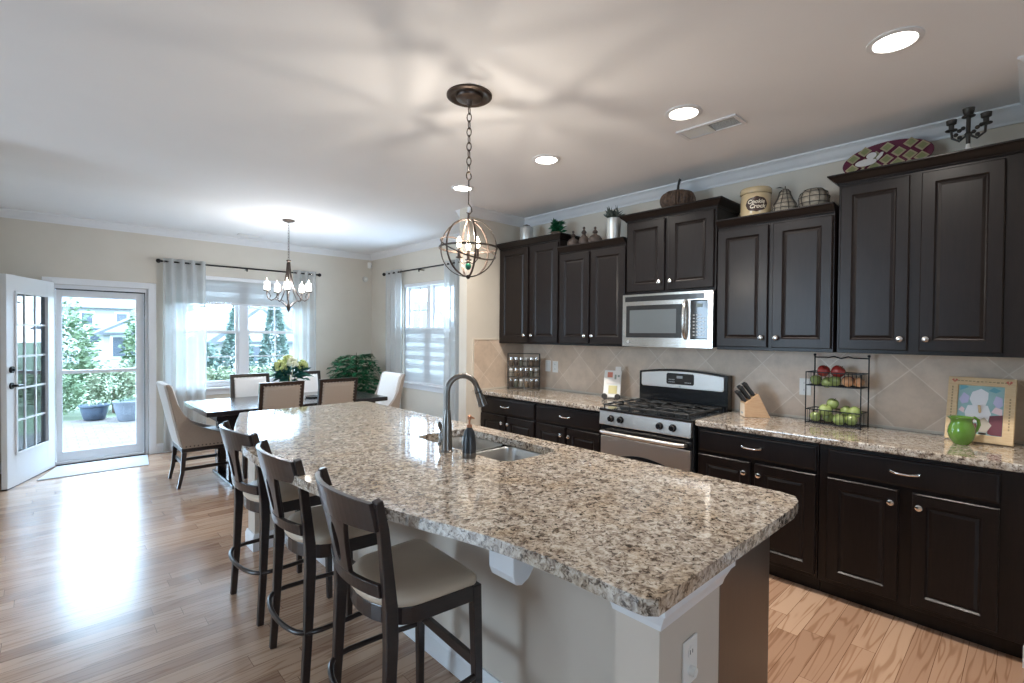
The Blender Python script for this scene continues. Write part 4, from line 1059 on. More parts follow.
for i in range(5):
    t = thing('spice_jar', 'x', 'spice jar', (0, 0, 0), group='spice jars in the rack')
    MB().lathe([(.020, 0), (.0225, .003), (.0225, .058), (.016, .064), (.016, .066)], 14).build('jar', jc[i], t)
    MB().lathe([(.020, .0662), (.020, .088), (.001, .089)], 14, caps=False).build('lid', M['chrome'] if i != 4 else M['plate'], t)
    protos.append(t)
used = set(); kk = 0
for r_, z in enumerate((.240, .130, .020)):
    for c_ in range(6):
        i = (kk*3+r_) % 5; kk += 1; lx = -wR/2+.030+c_*.053
        lab = f'small spice jar with metal lid, {cn[c_]} from the left on the {rnames[r_]} tier of rack'
        pos = (3.60+lx*ca, 3.625+lx*sa, CT+z+.0006-.0030)
        if i not in used: t = protos[i]; used.add(i); t.location = pos; t['label'] = lab
        else: dup(protos[i], pos, 0, lab)
# recipe holder / card stand left of range
rc = thing('recipe_stand', 'white recipe cards on a small pale easel left of range', 'recipe holder', (3.63, 2.555, CT), math.radians(-68))
mb = MB(); tilt = lambda z: .07+z*.0-.0+z*.22
mb.add([(-.075, -.01, .02), (.075, -.01, .02), (.075, .05, .25), (-.075, .05, .25), (-.075, -.005, .018), (.075, -.005, .018), (.075, .055, .248), (-.075, .055, .248)], [(0, 1, 2, 3), (7, 6, 5, 4), (0, 4, 5, 1), (1, 5, 6, 2), (2, 6, 7, 3), (3, 7, 4, 0)])
mb.build('back_board', M['paper'], rc)
mb = MB(); mb.tube([(0, .05, .24), (0, .10, .002)], .005, 8); mb.build('rear_prop', M['wire'], rc)
def onb(x, z, e=.0): # point on board
    y = -.01+(z-.02)*.06/.23; return (x, y-.002-e, z)
def patch(mb, x0, x1, z0, z1, e):
    a = [onb(x0, z0, e), onb(x1, z0, e), onb(x1, z1, e), onb(x0, z1, e)]; b = [(p[0], p[1]+.0015, p[2]) for p in a]
    mb.add(a+b, [(0, 1, 2, 3), (7, 6, 5, 4), (0, 4, 5, 1), (1, 5, 6, 2), (2, 6, 7, 3), (3, 7, 4, 0)])
mb = MB(); patch(mb, -.055, .07, .135, .245, .002); patch(mb, .02, .07, .245, .285, .0); mb.build('card', mat('pale_card', (.80, .74, .68), .6), rc)
mb = MB(); patch(mb, -.045, .0, .19, .235, .004); mb.build('coral_print', mat('coral_print', (.60, .20, .13), .6), rc)
mb = MB(); patch(mb, .018, .034, .175, .215, .004); patch(mb, .045, .062, .195, .212, .004); mb.build('grey_print', mat('grey_green_print', (.30, .33, .27), .6), rc)
mb = MB(); patch(mb, -.03, .045, .05, .12, .002); mb.build('yellow_print', mat('yellow_print', (.62, .55, .28), .6), rc)
mb = MB()
for x in (-.06, .055): mb.lathe([(.001, 0), (.022, 0), (.026, .006), (.022, .012), (.001, .012)], 18, T=Matrix.Translation((x, -.024, .0265)) @ Matrix.Rotation(-PI/2, 4, 'X'), caps=False)
mb.tube([(-.06, -.02, .006), (.055, -.02, .006)], .004, 8); mb.build('scroll_foot', M['wire'], rc)
# knife block
kb = thing('knife_block', 'wooden knife block holding black handled knives, right of range', 'knife block', (3.63, 1.345, CT), math.radians(-52))
prof = [(-.085, 0), (.075, 0), (-.02, .165), (-.055, .150), (-.085, .095)]
prof = [(-.08, 0), (.085, 0), (.005, .165), (-.085, .098)]
mb = MB(); mb.prism(prof, -.05, .05, 'xz'); mb.build('block', M['block'], kb, bevel=.003)
mb = MB(); mb.box(-.0865, -.081, -.045, .045, .004, .094); lb = mb.build('pale_front_face', mat('pale_maple', (.72, .60, .47), .5), kb)
mb = MB(); mb.box(-.0875, -.0866, -.022, .022, .022, .034); mb.build('dark_maker_mark', M['greytxt'], lb)
nd = Vector((-.60, 0, .80)).normalized(); k_ = 0
for i, (fx, y) in enumerate([(.15, -.028), (.15, .0), (.15, .028), (.45, -.028), (.45, .0), (.45, .03), (.78, -.02), (.78, .02)]):
    p = Vector((-.085+.09*fx, y, .098+.067*fx)); L_ = .085 if fx < .3 else .105
    mb = MB(); mb.bar([p+nd*.001, p+nd*L_*.6, p+nd*L_], [.018, .020, .024], [.024, .022, .027]); o = mb.build('kitchen_knife', M['blackmatte'], None, bevel=.003)
    mm = Matrix.Translation(kb.location) @ Matrix.Rotation(math.radians(-52), 4, 'Z'); o.matrix_world = mm
    tag(o, ['black knife handle nearest the wall in block, lowest row', 'black knife handle in middle of block, lowest row', 'black knife handle nearest the camera in lowest row of block', 'black knife handle in centre row of block, wall side', 'black knife handle in very centre of the knife block', 'black knife handle in centre row of block, room side', 'tall black knife handle at top of the block, wall side', 'tall black knife handle at top of the block, room side'][i], 'knife', 'knives in the block')
# wire fruit rack
fr = thing('fruit_rack', 'black wire two tier fruit rack against the tile', 'fruit rack', (3.665, .865, CT), -PI/2)
fr.rotation_euler = (0, 0, math.radians(-94))
def wbasket(mb, z, w_=.30, d_=.14, h_=.085):
    x0, x1, y0, y1 = -w_/2, w_/2, -d_/2, d_/2
    for zz in (z, z+h_): mb.tube([(x0, y0, zz), (x1, y0, zz), (x1, y1, zz), (x0, y1, zz), (x0, y0, zz)], .0035, 6)
    for k in range(1, 14): x = x0+w_*k/14; mb.tube([(x, y0, z+h_), (x, y0, z), (x, y1, z), (x, y1, z+h_)], .0016, 5)
    for k in range(1, 5):
        y = y0+d_*k/5; mb.tube([(x0, y, z+h_), (x0, y, z), (x1, y, z), (x1, y, z+h_)], .0016, 5)
mb = MB(); wbasket(mb, .012); wbasket(mb, .252)
mb.build('wire_basket', M['rod'], fr)
mb = MB()
for x in (-.152, .152):
    mb.tube([(x, .075, .0), (x, .075, .44)], .004, 8); mb.tube([(x, -.072, .0), (x, -.072, .34)], .0035, 8); mb.sphere((x, .075, .445), .009)
mb.tube([(-.152, .075, .43), (-.07, .075, .43), (-.04, .075, .438), (0, .075, .425), (.04, .075, .438), (.07, .075, .43), (.152, .075, .43)], .004, 8)
mb.build('upright_frame', M['rod'], fr)
fm = Matrix.Translation(fr.location) @ Matrix.Rotation(math.radians(-94), 4, 'Z')
def fruit(kind, lx, ly, lz, label, r=.034, sx=1.0, tiltx=0):
    m_ = {'r': M['apple_red'], 'g': M['apple_green'], 'o': M['orange']}[kind]
    nm = {'r': 'red_apple', 'g': 'green_apple', 'o': 'orange'}[kind]
    t = thing(nm, label, {'r': 'apple', 'g': 'apple', 'o': 'orange'}[kind], tuple(fm @ Vector((lx, ly, lz))), group={'r': 'red apples in the rack', 'g': 'green apples in the rack', 'o': 'oranges in the rack'}[kind])
    t.rotation_euler = (tiltx, 0, lx*9)
    mb = MB()
    if kind == 'o': mb.sphere((0, 0, r), r, 18, 12, (1, 1, .95)); mb.build('peel', m_, t); MB().lathe([(.001, 0), (.004, .0), (.003, .003), (.001, .003)], 8, c=(0, 0, 2*r*.97)).build('stem_scar', M['stem'], t)
    else:
        pr = [(.004, .10), (.30, .0), (.62, .12), (.88, .45), (1.0, .95), (.98, 1.25), (.82, 1.62), (.55, 1.80), (.30, 1.78), (.12, 1.66), (.01, 1.60)]
        mb.lathe([(a*r*sx, b*r) for a, b in pr], 20); mb.build('skin', m_, t)
        mb = MB(); mb.tube([(0, 0, 1.6*r), (.002, 0, 1.85*r), (.006, 0, 2.1*r)], .0016, 5); mb.build('stem', M['stem'], t)
tl = 1.25
z1_, z0_ = .2545, .0145
fruit('g', -.112, -.02, z1_, 'pale green apple at left end of the upper rack basket', .032)
fruit('g', -.060, -.032, z1_, 'green apple in the upper basket below the left red apple', .033, tiltx=.9)
fruit('g', .002, -.032, z1_, 'deep green apple in middle of the upper basket', .033)
fruit('r', .055, .028, z1_, 'small red apple behind the oranges in upper basket', .034)
fruit('o', .072, -.034, z1_, 'pinkish orange at front of the upper rack basket', .032)
fruit('o', .118, .006, z1_, 'orange at right end of the upper rack basket', .031)
fruit('r', -.085, .002, z1_+.060, 'left red apple on top of the upper basket', .036, tiltx=.5)
fruit('r', -.012, -.004, z1_+.060, 'large right red apple on top of the upper basket', .039, tiltx=.6)
fruit('g', -.115, -.01, z0_, 'green apple at far left of the lower rack basket', .032)
fruit('g', -.050, .020, z0_, 'green apple at back bottom of the lower basket, left half', .033)
fruit('g', .012, -.034, z0_, 'front green apple in the middle of lower basket', .036, tiltx=.5)
fruit('g', .085, -.005, z0_, 'green apple at bottom right of the lower rack basket', .034)
fruit('g', -.060, -.030, z0_+.048, 'large green apple above front left of the lower basket', .037, tiltx=.3)
fruit('g', -.035, .012, z0_+.092, 'topmost green apple of the lower basket pile', .034, tiltx=.4)
fruit('g', .020, .030, z0_+.062, 'green apple behind the middle of the lower basket pile', .034, tiltx=1.0)
fruit('g', .078, -.004, z0_+.058, 'yellow green apple on the right of the lower basket pile', .037, tiltx=.9)
# framed picture
pf = thing('picture_frame', 'pale wooden frame with chef painting, behind the green pitcher', 'picture frame', (3.655, .205, CT), math.radians(-96))
tiltm = Matrix.Rotation(math.radians(-13), 4, 'X'); wf, hf, bw = .275, .355, .045
def px(x0, x1, y0, y1, z0, z1, name, m_, par, bev=0):
    mb = MB(); mb.box(x0, x1, y0, y1, z0, z1, T=tiltm); return mb.build(name, m_, par, bevel=bev)
mb = MB(); mb.prism([(-wf/2, .004), (wf/2, .004), (wf/2, hf), (-wf/2, hf)], -.010, .010, 'xz', holes=[[(-wf/2+bw, bw), (wf/2-bw, bw), (wf/2-bw, hf-bw), (-wf/2+bw, hf-bw)]], T=tiltm); fo = mb.build('frame', M['pine'], pf, bevel=.004)
px(-wf/2+bw, wf/2-bw, .0, .006, bw, hf-bw, 'painting', mat('aqua_ground', (.30, .48, .50), .5), pf)
pic = [('white_figure', (.80, .80, .84), [[(-.03, .20), (-.045, .235), (-.035, .275), (0, .295), (.03, .275), (.03, .24), (.02, .20)], [(-.05, .11), (-.062, .16), (-.05, .20), (.03, .205), (.045, .16), (.03, .11)]]),
       ('lilac_flowers', (.52, .50, .72), [[(-.088, .23), (-.07, .27), (-.045, .25), (-.05, .215), (-.075, .205)], [(.05, .22), (.06, .26), (.085, .25), (.088, .21), (.07, .19)]]),
       ('pink_flowers', (.80, .62, .66), [[(.045, .17), (.06, .20), (.088, .19), (.088, .155)], [(-.088, .17), (-.075, .19), (-.062, .18), (-.065, .155)]]),
       ('maroon_cloth', (.14, .03, .045), [[(.035, .055), (.04, .15), (.091, .16), (.091, .048), (.05, .048)], [(-.03, .06), (-.035, .10), (-.01, .105), (-.005, .07)]]),
       ('grey_apron', (.50, .47, .42), [[(-.002, .06), (-.008, .12), (.02, .14), (.05, .10), (.03, .058)]]),
       ('dark_shoes', (.03, .02, .02), [[(-.06, .048), (-.05, .056), (-.02, .056), (-.02, .048)], [(.0, .048), (.0, .056), (.03, .056), (.03, .048)]]),
       ('blue_patch', (.14, .38, .46), [[(-.085, .28), (-.05, .30), (-.06, .308), (-.085, .308)], [(.03, .285), (.05, .305), (.08, .29), (.06, .275)]])]
for k, (nm, col, polys) in enumerate(pic):
    mb = MB()
    for p in polys: mb.prism(p, -.0012-.0006*k, -.0001-.0006*k, 'xz', T=tiltm)
    mb.build(nm, mat(nm+'_paint', col, .5), pf)
mb = MB(); rr_ = random.Random(5)
for k in range(15):
    x = -.115+.016*k
    if 1: mb.box(x, x+.011, -.0112, -.0101, hf-.026+rr_.uniform(-.002, .002), hf-.020, T=tiltm)
for k in range(11):
    z = .13+.016*k; mb.box(-wf/2+.018, -wf/2+.024, -.0112, -.0101, z, z+.010, T=tiltm); mb.box(wf/2-.024, wf/2-.018, -.0112, -.0101, z-.05, z-.04, T=tiltm)
mb.build('faded_lettering', mat('faded_ink', (.35, .24, .13), .6), fo)
mb = MB()
for x in (-wf/2+.028, wf/2-.028):
    for s in (-1, 1): mb.prism([(x, hf-.034), (x+s*.014, hf-.018), (x+s*.004, hf-.012)], -.0114, -.0101, 'xz', T=tiltm)
mb.build('corner_motif', mat('red_print', (.55, .12, .08), .5), fo)
mb = MB(); mb.tube([(0, .02, .20), (0, .115, .003)], .006, 6); mb.build('easel_leg', M['pine'], pf)
# green pitcher
pt = thing('pitcher', 'small round green ceramic pitcher before the framed picture', 'pitcher', (3.545, .262, CT), math.radians(-50))
pr = [(.030, 0), (.034, .004), (.050, .030), (.058, .060), (.055, .090), (.045, .115), (.043, .130), (.050, .145), (.047, .146), (.040, .130), (.040, .118), (.02, .10), (.001, .09)]
rs = []
nseg = 32
for r_, z in pr:
    row = []
    for k in range(nseg):
        a = 2*PI*k/nseg; rr = r_
        if z > .12: 
            sp = max(0, cos(a-PI))**8; rr += .020*sp*(z-.12)/.025
        row.append((rr*cos(a), rr*sin(a), z))
    rs.append(row)
mb = MB(); mb.rings(rs, True, False, True); mb.f.append(tuple(reversed(range(nseg)))); mb.sm.append(True); mb.build('body', M['ceramic_green'], pt)
mb = MB(); mb.tube([(.044, 0, .135), (.062, 0, .142), (.080, 0, .130), (.084, 0, .105), (.074, 0, .075), (.057, 0, .055)], [.006, .0075, .008, .008, .007, .006], 12); mb.build('handle', M['ceramic_green'], pt)

# ------------------------------------------------------------------ things on top of the wall cabinets
def onto(x, y, z): return (x, y, z)
TA, TB, TC, TD, TE = 2.4066, 2.2766, 2.4466, 2.2816, 2.4366
cn_ = thing('canister', 'white metal canister on top of the far left wall cabinet', 'canister', (3.60, 3.60, TA))
MB().lathe([(.068, 0), (.070, .004), (.070, .155), (.066, .165), (.04, .178)], 28).build('body', M['galv'], cn_); MB().lathe([(.038, .1785), (.036, .185), (.012, .189), (.012, .196), (.001, .197)], 18, caps=False).build('lid', M['wicker'], cn_)
def leafy(name, loc, label, pot_m, R, hpot, rp, nleaf, lm, l0, l1, up_=.2, w_=.02):
    t = thing(name, label, 'potted plant', loc)
    MB().lathe([(rp*.8, 0), (rp*.82, .003), (rp, hpot), (rp*.92, hpot), (rp*.88, hpot*.9)], 24).build('pot', pot_m, t)
    mb = MB()
    for k in range(nleaf):
        a = ru(0, 2*PI); el = ru(up_, 1.4); dd = Vector((cos(a)*cos(el), sin(a)*cos(el), sin(el)))
        leafquad(mb, Vector((ru(-rp, rp)*.5, ru(-rp, rp)*.5, hpot*.93+ru(0, R))), dd, Vector((ru(-1, 1), ru(-1, 1), 1)), ru(l0, l1), w_)
    mb.build('leaves', lm, t); return t
leafy('potted_plant', (3.60, 3.19, TA), 'small bushy green plant on top of far left wall cabinet', M['wicker'], .08, .06, .055, 170, M['leaf'], .05, .085, -.1, .034)
leafy('potted_plant', (3.56, 2.505, TB), 'spiky grey green succulent in a tall white pail, left of pumpkin', M['galv'], .02, .20, .066, 60, M['leaf_grey'], .07, .12, .35, .024)
for k, (y, lab) in enumerate(((2.935, 'left rusty finial ornament on shorter left wall cabinet'), (2.81, 'middle rusty finial ornament on shorter left wall cabinet'), (2.685, 'right rusty finial ornament, nearest the white pail'))):
    s = (1.0, 1.12, 1.0)[k]; wd_ = (1, .85, 1.1)[k]
    o = thing('finial_ornament', lab, 'ornament', (3.54, y, TB), group='rusty finial ornaments'); o.scale = (1.12, 1.12, 1.22)
    MB().lathe([(.034*wd_, 0), (.046*wd_, .012*s), (.050*wd_, .04*s), (.036*wd_, .062*s), (.016, .072*s), (.012, .082*s), (.022, .088*s), (.018, .098*s), (.006, .11*s)], 20).build('body', M['finial'], o)
    MB().sphere((0, 0, .12*s), .011, 10, 8).build('ball_tip', M['finial'], o)
# wicker pumpkin
pk = thing('wicker_pumpkin', 'brown wicker pumpkin with tall stem above the microwave cabinet', 'ornament', (3.58, 1.925, TC)); pk.scale = (1.1, 1.1, 1.14)
nr = 72; rs = []
for i in range(13):
    th = PI*i/12; z = .068-.068*cos(th); r0 = .125*(sin(th)**.7) if 0 < i < 12 else .02
    rs.append([((r0*(1-.10*abs(cos(5*2*PI*k/nr/1)))+.003*cos(36*2*PI*k/nr))*cos(2*PI*k/nr), (r0*(1-.10*abs(cos(5*2*PI*k/nr)))+.003*cos(36*2*PI*k/nr))*sin(2*PI*k/nr), z) for k in range(nr)])
mb = MB(); mb.rings(rs, True, True, True); mb.build('basket_body', M['wicker'], pk)
mb = MB(); mb.tube([(0, 0, .13), (0, -.003, .17), (.004, -.010, .205), (.006, -.016, .213)], [.010, .008, .009, .011], 10); mb.build('stem', M['blackmatte'], pk)
# crock
ck = thing('cookie_crock', 'cream ceramic crock with brown oval badge above right of microwave', 'crock', (3.585, 1.345, TD))
MB().lathe([(.088, 0), (.094, .006), (.097, .06), (.097, .165), (.092, .172)], 40).build('body', M['crock'], ck)
MB().lathe([(.098, .1725), (.100, .178), (.100, .205), (.094, .212), (.001, .214)], 40, caps=False).build('lid', M['crock'], ck)
af = math.atan2(-1.345, -3.585)+.05
def wrap(x, y, z, R=.0975):  # plane coords (y across, z up) to crock surface, x = extra radius
    a = af+y/R; return ((R+x)*cos(a), (R+x)*sin(a), z)
ov = [(.068*cos(q)*(1+.04*cos(6*q)), .095+.050*sin(q)*(1+.05*cos(6*q))) for q in [2*PI*k/48 for k in range(48)]]
# subdivide badge in strips so it wraps
mb = MB(); strips = 14
for k in range(strips):
    y0 = -.070+.14*k/strips; y1 = -.070+.14*(k+1)/strips
    f_ = lambda y: .050*math.sqrt(max(0, 1-(y/.0701)**2))*(1+.05*cos(9*y/.07))
    a = [wrap(.0, y0, .092-f_(y0)), wrap(.0, y1, .092-f_(y1)), wrap(.0, y1, .092+f_(y1)), wrap(.0, y0, .092+f_(y0))]; b = [wrap(.0015, y0, .092-f_(y0)), wrap(.0015, y1, .092-f_(y1)), wrap(.0015, y1, .092+f_(y1)), wrap(.0015, y0, .092+f_(y0))]
    mb.add(a+b, [(0, 1, 5, 4), (3, 7, 6, 2), (4, 5, 6, 7)])
bd = mb.build('badge', M['brownpaint'], ck)
def text_on(txt, size, zc, yc, name, par, xs=1.0):
    cu = bpy.data.curves.new('t', 'FONT'); cu.body = txt; cu.size = size; cu.align_x = 'CENTER'; cu.align_y = 'CENTER'; cu.offset = size*.022; cu.shear = .25; cu.resolution_u = 3
    to = bpy.data.objects.new('t', cu); C.objects.link(to); dg = bpy.context.evaluated_depsgraph_get(); me = bpy.data.meshes.new_from_object(to.evaluated_get(dg))
    bpy.data.objects.remove(to)
    me2 = bpy.data.meshes.new(name)
    vs_ = [wrap(.0023, yc+v.co.x*xs, zc+v.co.y) for v in me.vertices]; me2.from_pydata(vs_, [], [tuple(p.vertices) for p in me.polygons]); me2.materials.append(M['creampaint'])
    o = bpy.data.objects.new(name, me2); C.objects.link(o); o.parent = par
    so = o.modifiers.new('thickness', 'SOLIDIFY'); so.thickness = .0008; return o
text_on('Cookie', .036, .107, -.004, 'lettering', bd)
text_on('Crock', .038, .076, .004, 'lettering', bd)
# wire pear and wire apple
def wire_fruit(name, label, loc, prof, R_):
    t = thing(name, label, 'ornament', loc)
    MB().lathe([(a*.97, b) for a, b in prof], 24).build('woven_body', M['mesh_fill'], t)
    mb = MB()
    for k in range(10):
        a = 2*PI*k/10; mb.tube([(r_*1.02*cos(a), r_*1.02*sin(a), z) for r_, z in prof], .0022, 5)
    for i in range(1, len(prof)-1):
        r_, z = prof[i]; mb.tube([(r_*1.03*cos(q), r_*1.03*sin(q), z) for q in [2*PI*k/24 for k in range(24)]], .0020, 5, closed=True)
    mb.build('wire_cage', M['wire'], t)
    top = prof[-1][1]; mb = MB(); mb.tube([(0, 0, top-.002), (.006, 0, top+.022)], .0028, 6)
    leafquad(mb, Vector((.0, 0, top+.005)), Vector((-.3, 1, .3)), Vector((0, 0, 1)), .06, .03); mb.build('stem', M['wire'], t)
wire_fruit('wire_pear', 'woven wire pear ornament beside the cream crock', (3.56, 1.152, TD), [(.04, 0), (.068, .015), (.074, .04), (.066, .07), (.048, .10), (.036, .13), (.032, .15), (.020, .165), (.005, .168)], .07)
wire_fruit('wire_apple', 'round woven wire apple ornament at right end of shorter cabinet', (3.57, .985, TD), [(.035, .0), (.065, .012), (.083, .045), (.085, .080), (.074, .112), (.050, .132), (.022, .130), (.006, .122)], .085)
# patchwork platter, leaning against the wall
pl = thing('platter', 'oval patchwork platter in plum and olive leaning above the right cabinet', 'platter', (3.62, .632, TE), -PI/2)
ax, az = .222, .126; cz_ = .126; tm = Matrix.Rotation(math.radians(-24), 4, 'X')
def ell(sx, sz, y, n=48): return [(sx*cos(2*PI*k/n), y, cz_+sz*sin(2*PI*k/n)) for k in range(n)]
mb = MB(); mb.rings([ell(ax*.6, az*.6, .018), ell(ax*.97, az*.97, .008), ell(ax, az, .0), ell(ax*.985, az*.985, -.003), ell(ax*.80, az*.78, .004), ell(ax*.74, az*.70, .010), ell(ax*.02, az*.02, .010)], True, True, True, T=tm); mb.build('dish', mat('plum_glaze', (.13, .022, .05), .25, coat=.5), pl)
mo, mc, mw_ = mat('olive_glaze', (.24, .25, .11), .3), mat('tan_glaze', (.42, .34, .22), .3), mat('white_glaze', (.72, .68, .66), .3)
surf = lambda x, z: (-.004 if (x/ax)**2+((z-cz_)/az)**2 > .58 else (.0035 if (x/ax)**2+((z-cz_)/az)**2 > .50 else .0085))
dm1, dm2 = MB(), MB()
for i in range(-4, 5):
    for j in range(-2, 3):
        x = i*.056; z = cz_+j*.078+(.039 if i % 2 else 0); 
        if (x/ax)**2+((z-cz_)/az)**2 > .72: continue
        for mb_, sc, e in ((dm1, .036, .0), (dm2, .024, .0012)):
            P_ = [(x+sc, z), (x, z+sc*1.05), (x-sc, z), (x, z-sc*1.05)]
            ys = min(surf(p[0], p[1]) for p in P_)
            mb_.prism(P_, ys-.0022-e, ys-.0002-e, 'xz', T=tm)
dm1.build('tan_diamond', mc, pl); dm2.build('olive_diamond', mo, pl)
mb = MB()
mb.prism([(-.10+.055*cos(q), .12+.026*sin(q)) for q in [2*PI*k/20 for k in range(20)]], -.0055, -.0042, 'xz', T=tm)
mb.prism([(-.075+.026*cos(q), .165+.024*sin(q)) for q in [2*PI*k/20 for k in range(20)]], -.0055, -.0042, 'xz', T=tm)
mb.prism([(-.04, .12), (-.02, .15), (-.015, .175), (-.028, .178), (-.05, .14)], -.0056, -.0043, 'xz', T=tm)
mb.build('white_figure', mw_, pl)
# candelabra
cd = thing('candelabra', 'small dark metal three cup candelabra above the right cabinet', 'candelabra', (3.50, .257, TE)); cd.scale = (1.15, 1.15, 1.15)
MB().lathe([(.028, 0), (.028, .006), (.012, .012), (.009, .03), (.008, .045)], 18).build('pale_foot', M['plate'], cd)
mb = MB(); mb.lathe([(.008, .0452), (.008, .08), (.014, .09), (.008, .10), (.008, .17), (.016, .178), (.020, .19), (.022, .205), (.018, .206)], 14)
mb.lathe([(.024, .168), (.024, .172), (.006, .174)], 14)
mb.build('stem', M['wire'], cd)
for k, a in enumerate((1.57, -1.57, .0, 3.14)):
    dv = Vector((cos(a), sin(a), 0))*(1 if k < 2 else .0)
    if k >= 2: continue
    mb = MB(); mb.tube([dv*.006+Vector((0, 0, .085)), dv*.03+Vector((0, 0, .065)), dv*.055+Vector((0, 0, .085)), dv*.058+Vector((0, 0, .12))], .005, 8)
    mb.lathe([(.022, .12), (.022, .124), (.010, .127), (.010, .145), (.018, .15), (.020, .168), (.016, .169)], 14, c=(dv.x*.058/1, dv.y*.058, 0))
    for q in range(4): mb.sphere((dv.x*.03+.012*cos(q*1.6), dv.y*.03+.012*sin(q*1.6), .085+.012*q), .009, 8, 6)
    mb.build('arm', M['wire'], cd)

# door mat
o = MB().prism([(-.055, 6.71), (.84, 6.71), (.895, 7.26), (.10, 7.26)], .001, .009).build('door_mat', M['mat']); tag(o, 'pale grey mat on floor inside the glass door', 'door mat')

# ------------------------------------------------------------------ outdoors
o = MB().box(-30, 60, F+.15, 90, -.12, -.07).build('lawn', M['grass']); tag(o, kind='structure')
o = MB().box(-3.2, 2.2, F+.141, 11.1, -.069, -.03).build('patio', M['paver']); tag(o, kind='structure')
def shrub(label, x, y, rx, rz, m_, n=900, nm='shrub', grp='garden shrubs', ls=.10, z0=-.07, cone=False, stemh=.25):
    t = thing(nm, label, 'tree' if nm == 'conifer_tree' else 'shrub', (x, y, z0), group=grp)
    mb = MB(); mb.cyl((0, 0, 0), (0, 0, stemh+rz*.6), .05 if rz > .8 else .03, .02, 7); mb.build('trunk', M['stem'], t)
    mb = MB()
    for k in range(n):
        a = rnd.uniform(0, 2*PI); u = rnd.uniform(0, 1)
        if cone:
            z = stemh+2*rz*u; r_ = rx*(1-u)**.8*rnd.uniform(.55, 1.05)
        else:
            el = math.asin(rnd.uniform(-1, 1)); q = rnd.uniform(.55, 1.03)*(1+.12*sin(5*a+3*el)); z = stemh*.4+rz+rz*sin(el)*q; r_ = rx*cos(el)*q
            z = max(z, .03)
        p = Vector((r_*cos(a), r_*sin(a), z)); dd = Vector((cos(a)+ru(-.6, .6), sin(a)+ru(-.6, .6), ru(-.4, .8)))
        leafquad(mb, p, dd, Vector((ru(-1, 1), ru(-1, 1), ru(0, 1))), ru(.7, 1.3)*ls, ls*.6)
    mb.build('foliage', m_, t); return t
shrub('tall green shrub outside door, behind left pane edge', .22, 12.5, .50, 1.0, M['shrub'], 2400, grp='shrubs beyond the patio', ls=.09)
shrub('low dense green shrub left of blue planter outside', .18, 11.6, .34, .34, M['shrub'], 1100, grp='shrubs beyond the patio', ls=.07)
shrub('pale yellow green shrub behind the blue planter outside', .96, 12.0, .38, .42, M['shrub_light'], 1400, grp='shrubs beyond the patio', ls=.08)
shrub('pale leafy shrub behind the grey planter outside', 1.75, 12.2, .36, .42, M['shrub_light'], 1400, grp='shrubs beyond the patio', ls=.08)
shrub('slender green shrub at right of glass door view', 1.62, 13.3, .38, 1.0, M['shrub'], 1800, grp='shrubs beyond the patio', ls=.09)
hz = [(2.55, 11.4), (3.45, 11.5), (4.35, 11.4), (5.25, 11.5)]
for i, (x, y) in enumerate(hz):
    shrub('low pale hedge shrub seen through double window, ' + ['at its left', 'left of the middle post', 'right of the middle post', 'at its right'][i], x, y, .40, .36, M['shrub_light'], 1300, grp='hedge outside the double window', ls=.08)
shrub('conifer tree seen left of the window middle post', 3.42, 13.3, .42, 1.0, M['conifer'], 2200, 'conifer_tree', 'conifers outside', .10, cone=True)
shrub('conifer tree seen right of the window middle post', 4.30, 13.4, .42, 1.05, M['conifer'], 2200, 'conifer_tree', 'conifers outside', .10, cone=True)
shrub('bushy tree at left of the double window view', 2.58, 13.2, .38, .62, M['conifer'], 1500, 'conifer_tree', 'conifers outside', .10, cone=False)
def planter(label, x, y, prof, m_, plant_m, n, sc_pl=1.0):
    t = thing('planter', label, 'planter', (x, y, -.0295)); t.scale = (sc_pl,)*3
    MB().lathe(prof, 36).build('pot', m_, t)
    rim = prof[-3]; mb = MB()
    for k in range(n):
        a = ru(0, 2*PI); dd = Vector((cos(a), sin(a), ru(.2, 1.6)))
        leafquad(mb, Vector((ru(-1, 1)*rim[0]*.6, ru(-1, 1)*rim[0]*.6, rim[1]-.02)), dd, Vector((0, 0, 1)), ru(.08, .2), .03)
    mb.build('leaves', plant_m, t)
planter('dark blue glazed planter on the patio outside the door', .62, 10.95, [(.19, 0), (.24, .04), (.29, .22), (.31, .36), (.34, .38), (.34, .42), (.30, .42), (.28, .36)], M['planter_blue'], M['shrub_light'], 30, .62)
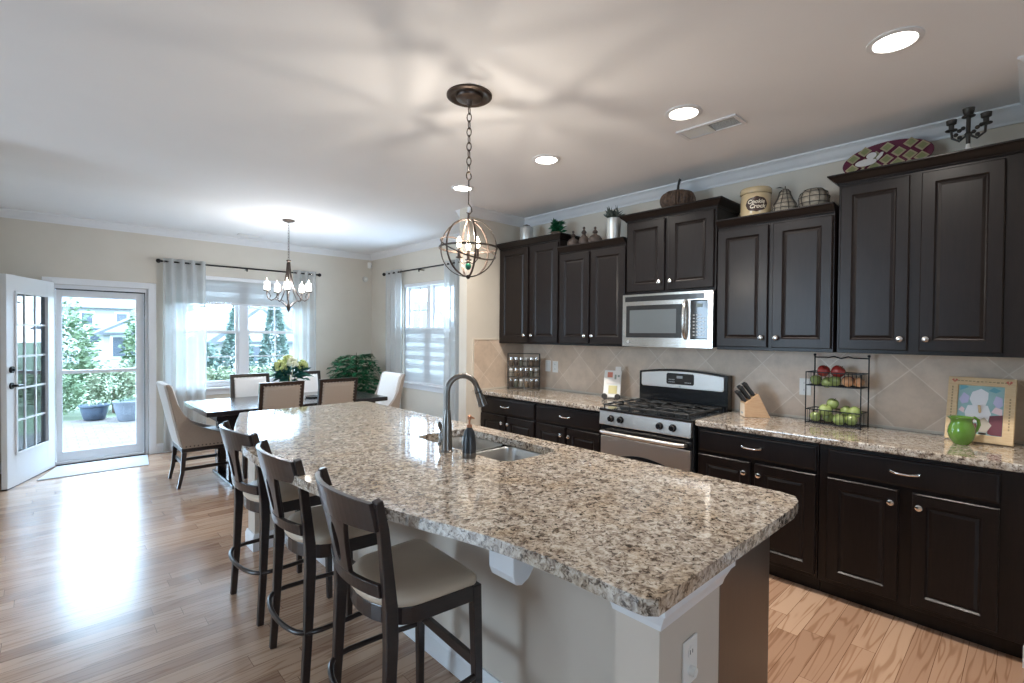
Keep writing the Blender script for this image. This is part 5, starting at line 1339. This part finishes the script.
planter('tall pale grey planter on the patio, right of the blue planter', 1.05, 10.55, [(.24, 0), (.26, .03), (.34, .35), (.37, .50), (.385, .52), (.385, .56), (.34, .56), (.32, .50)], M['planter_grey'], M['shrub'], 60, .60)
def house(label, x, y, wx, wy, h, rh, wins, gable='x', rz=0, roofo=.4):
    t = thing('house', label, 'house', (x, y, -.07), rz)
    MB().box(0, wx, 0, wy, 0, h).build('wall', M['siding'], t)
    mb = MB()
    if gable == 'x':   # ridge along x
        mb.prism([(-roofo, h-.1), (wy+roofo, h-.1), (wy/2, h+rh)], -roofo, wx+roofo, 'yz')
    else:
        mb.prism([(-roofo, h-.1), (wx+roofo, h-.1), (wx/2, h+rh)], -roofo, wy+roofo, 'xz')
    mb.build('roof', M['roof'], t)
    if gable != 'x':
        mb = MB(); mb.prism([(0, h), (wx, h), (wx/2, h+rh-.12)], -roofo-.03, -roofo-.001, 'xz'); mb.build('gable', M['siding'], t)
    for (a, b, c_, d_) in wins:
        fr_ = MB(); fr_.box(a-.08, b+.08, -.05, -.001, c_-.08, d_+.08); f_ = fr_.build('window', M['trim'], t)
        MB().box(a, b, -.07, -.051, c_, d_).build('pane', M['housewin'], f_)
house('white two storey house seen through the glass door', -2.0, 31, 7.5, 7, 2.75, .9, [(1.9, 2.7, 1.75, 2.3), (3.3, 3.7, 1.85, 2.4), (4.6, 5.0, 1.85, 2.4), (3.6, 4.1, 1.0, 1.7)])
house('small gabled porch in front of the white house', 1.75, 26, 1.9, 2, 1.5, .62, [(.3, .7, .5, 1.3), (.8, 1.2, .5, 1.3), (1.3, 1.7, .5, 1.3)], gable='y')
house('pale neighbour house with grey roof seen through the double window', 8.5, 27, 12, 8, 1.7, 2.2, [(1.0, 2.0, .5, 1.3), (4.0, 5.0, .5, 1.3), (8, 9, .5, 1.3)])
house('gabled pale house, left of roof in the double window', 4.6, 21, 3.0, 3.4, 1.2, 1.35, [(1.0, 1.6, .4, 1.0)], gable='y')
house('neighbour house outside the window near the kitchen', 17, 22.0, 9, 9, 2.8, 1.6, [(1.5, 2.5, 1.2, 2.2), (5.0, 6.0, 1.2, 2.2)], gable='x', rz=-PI/2)
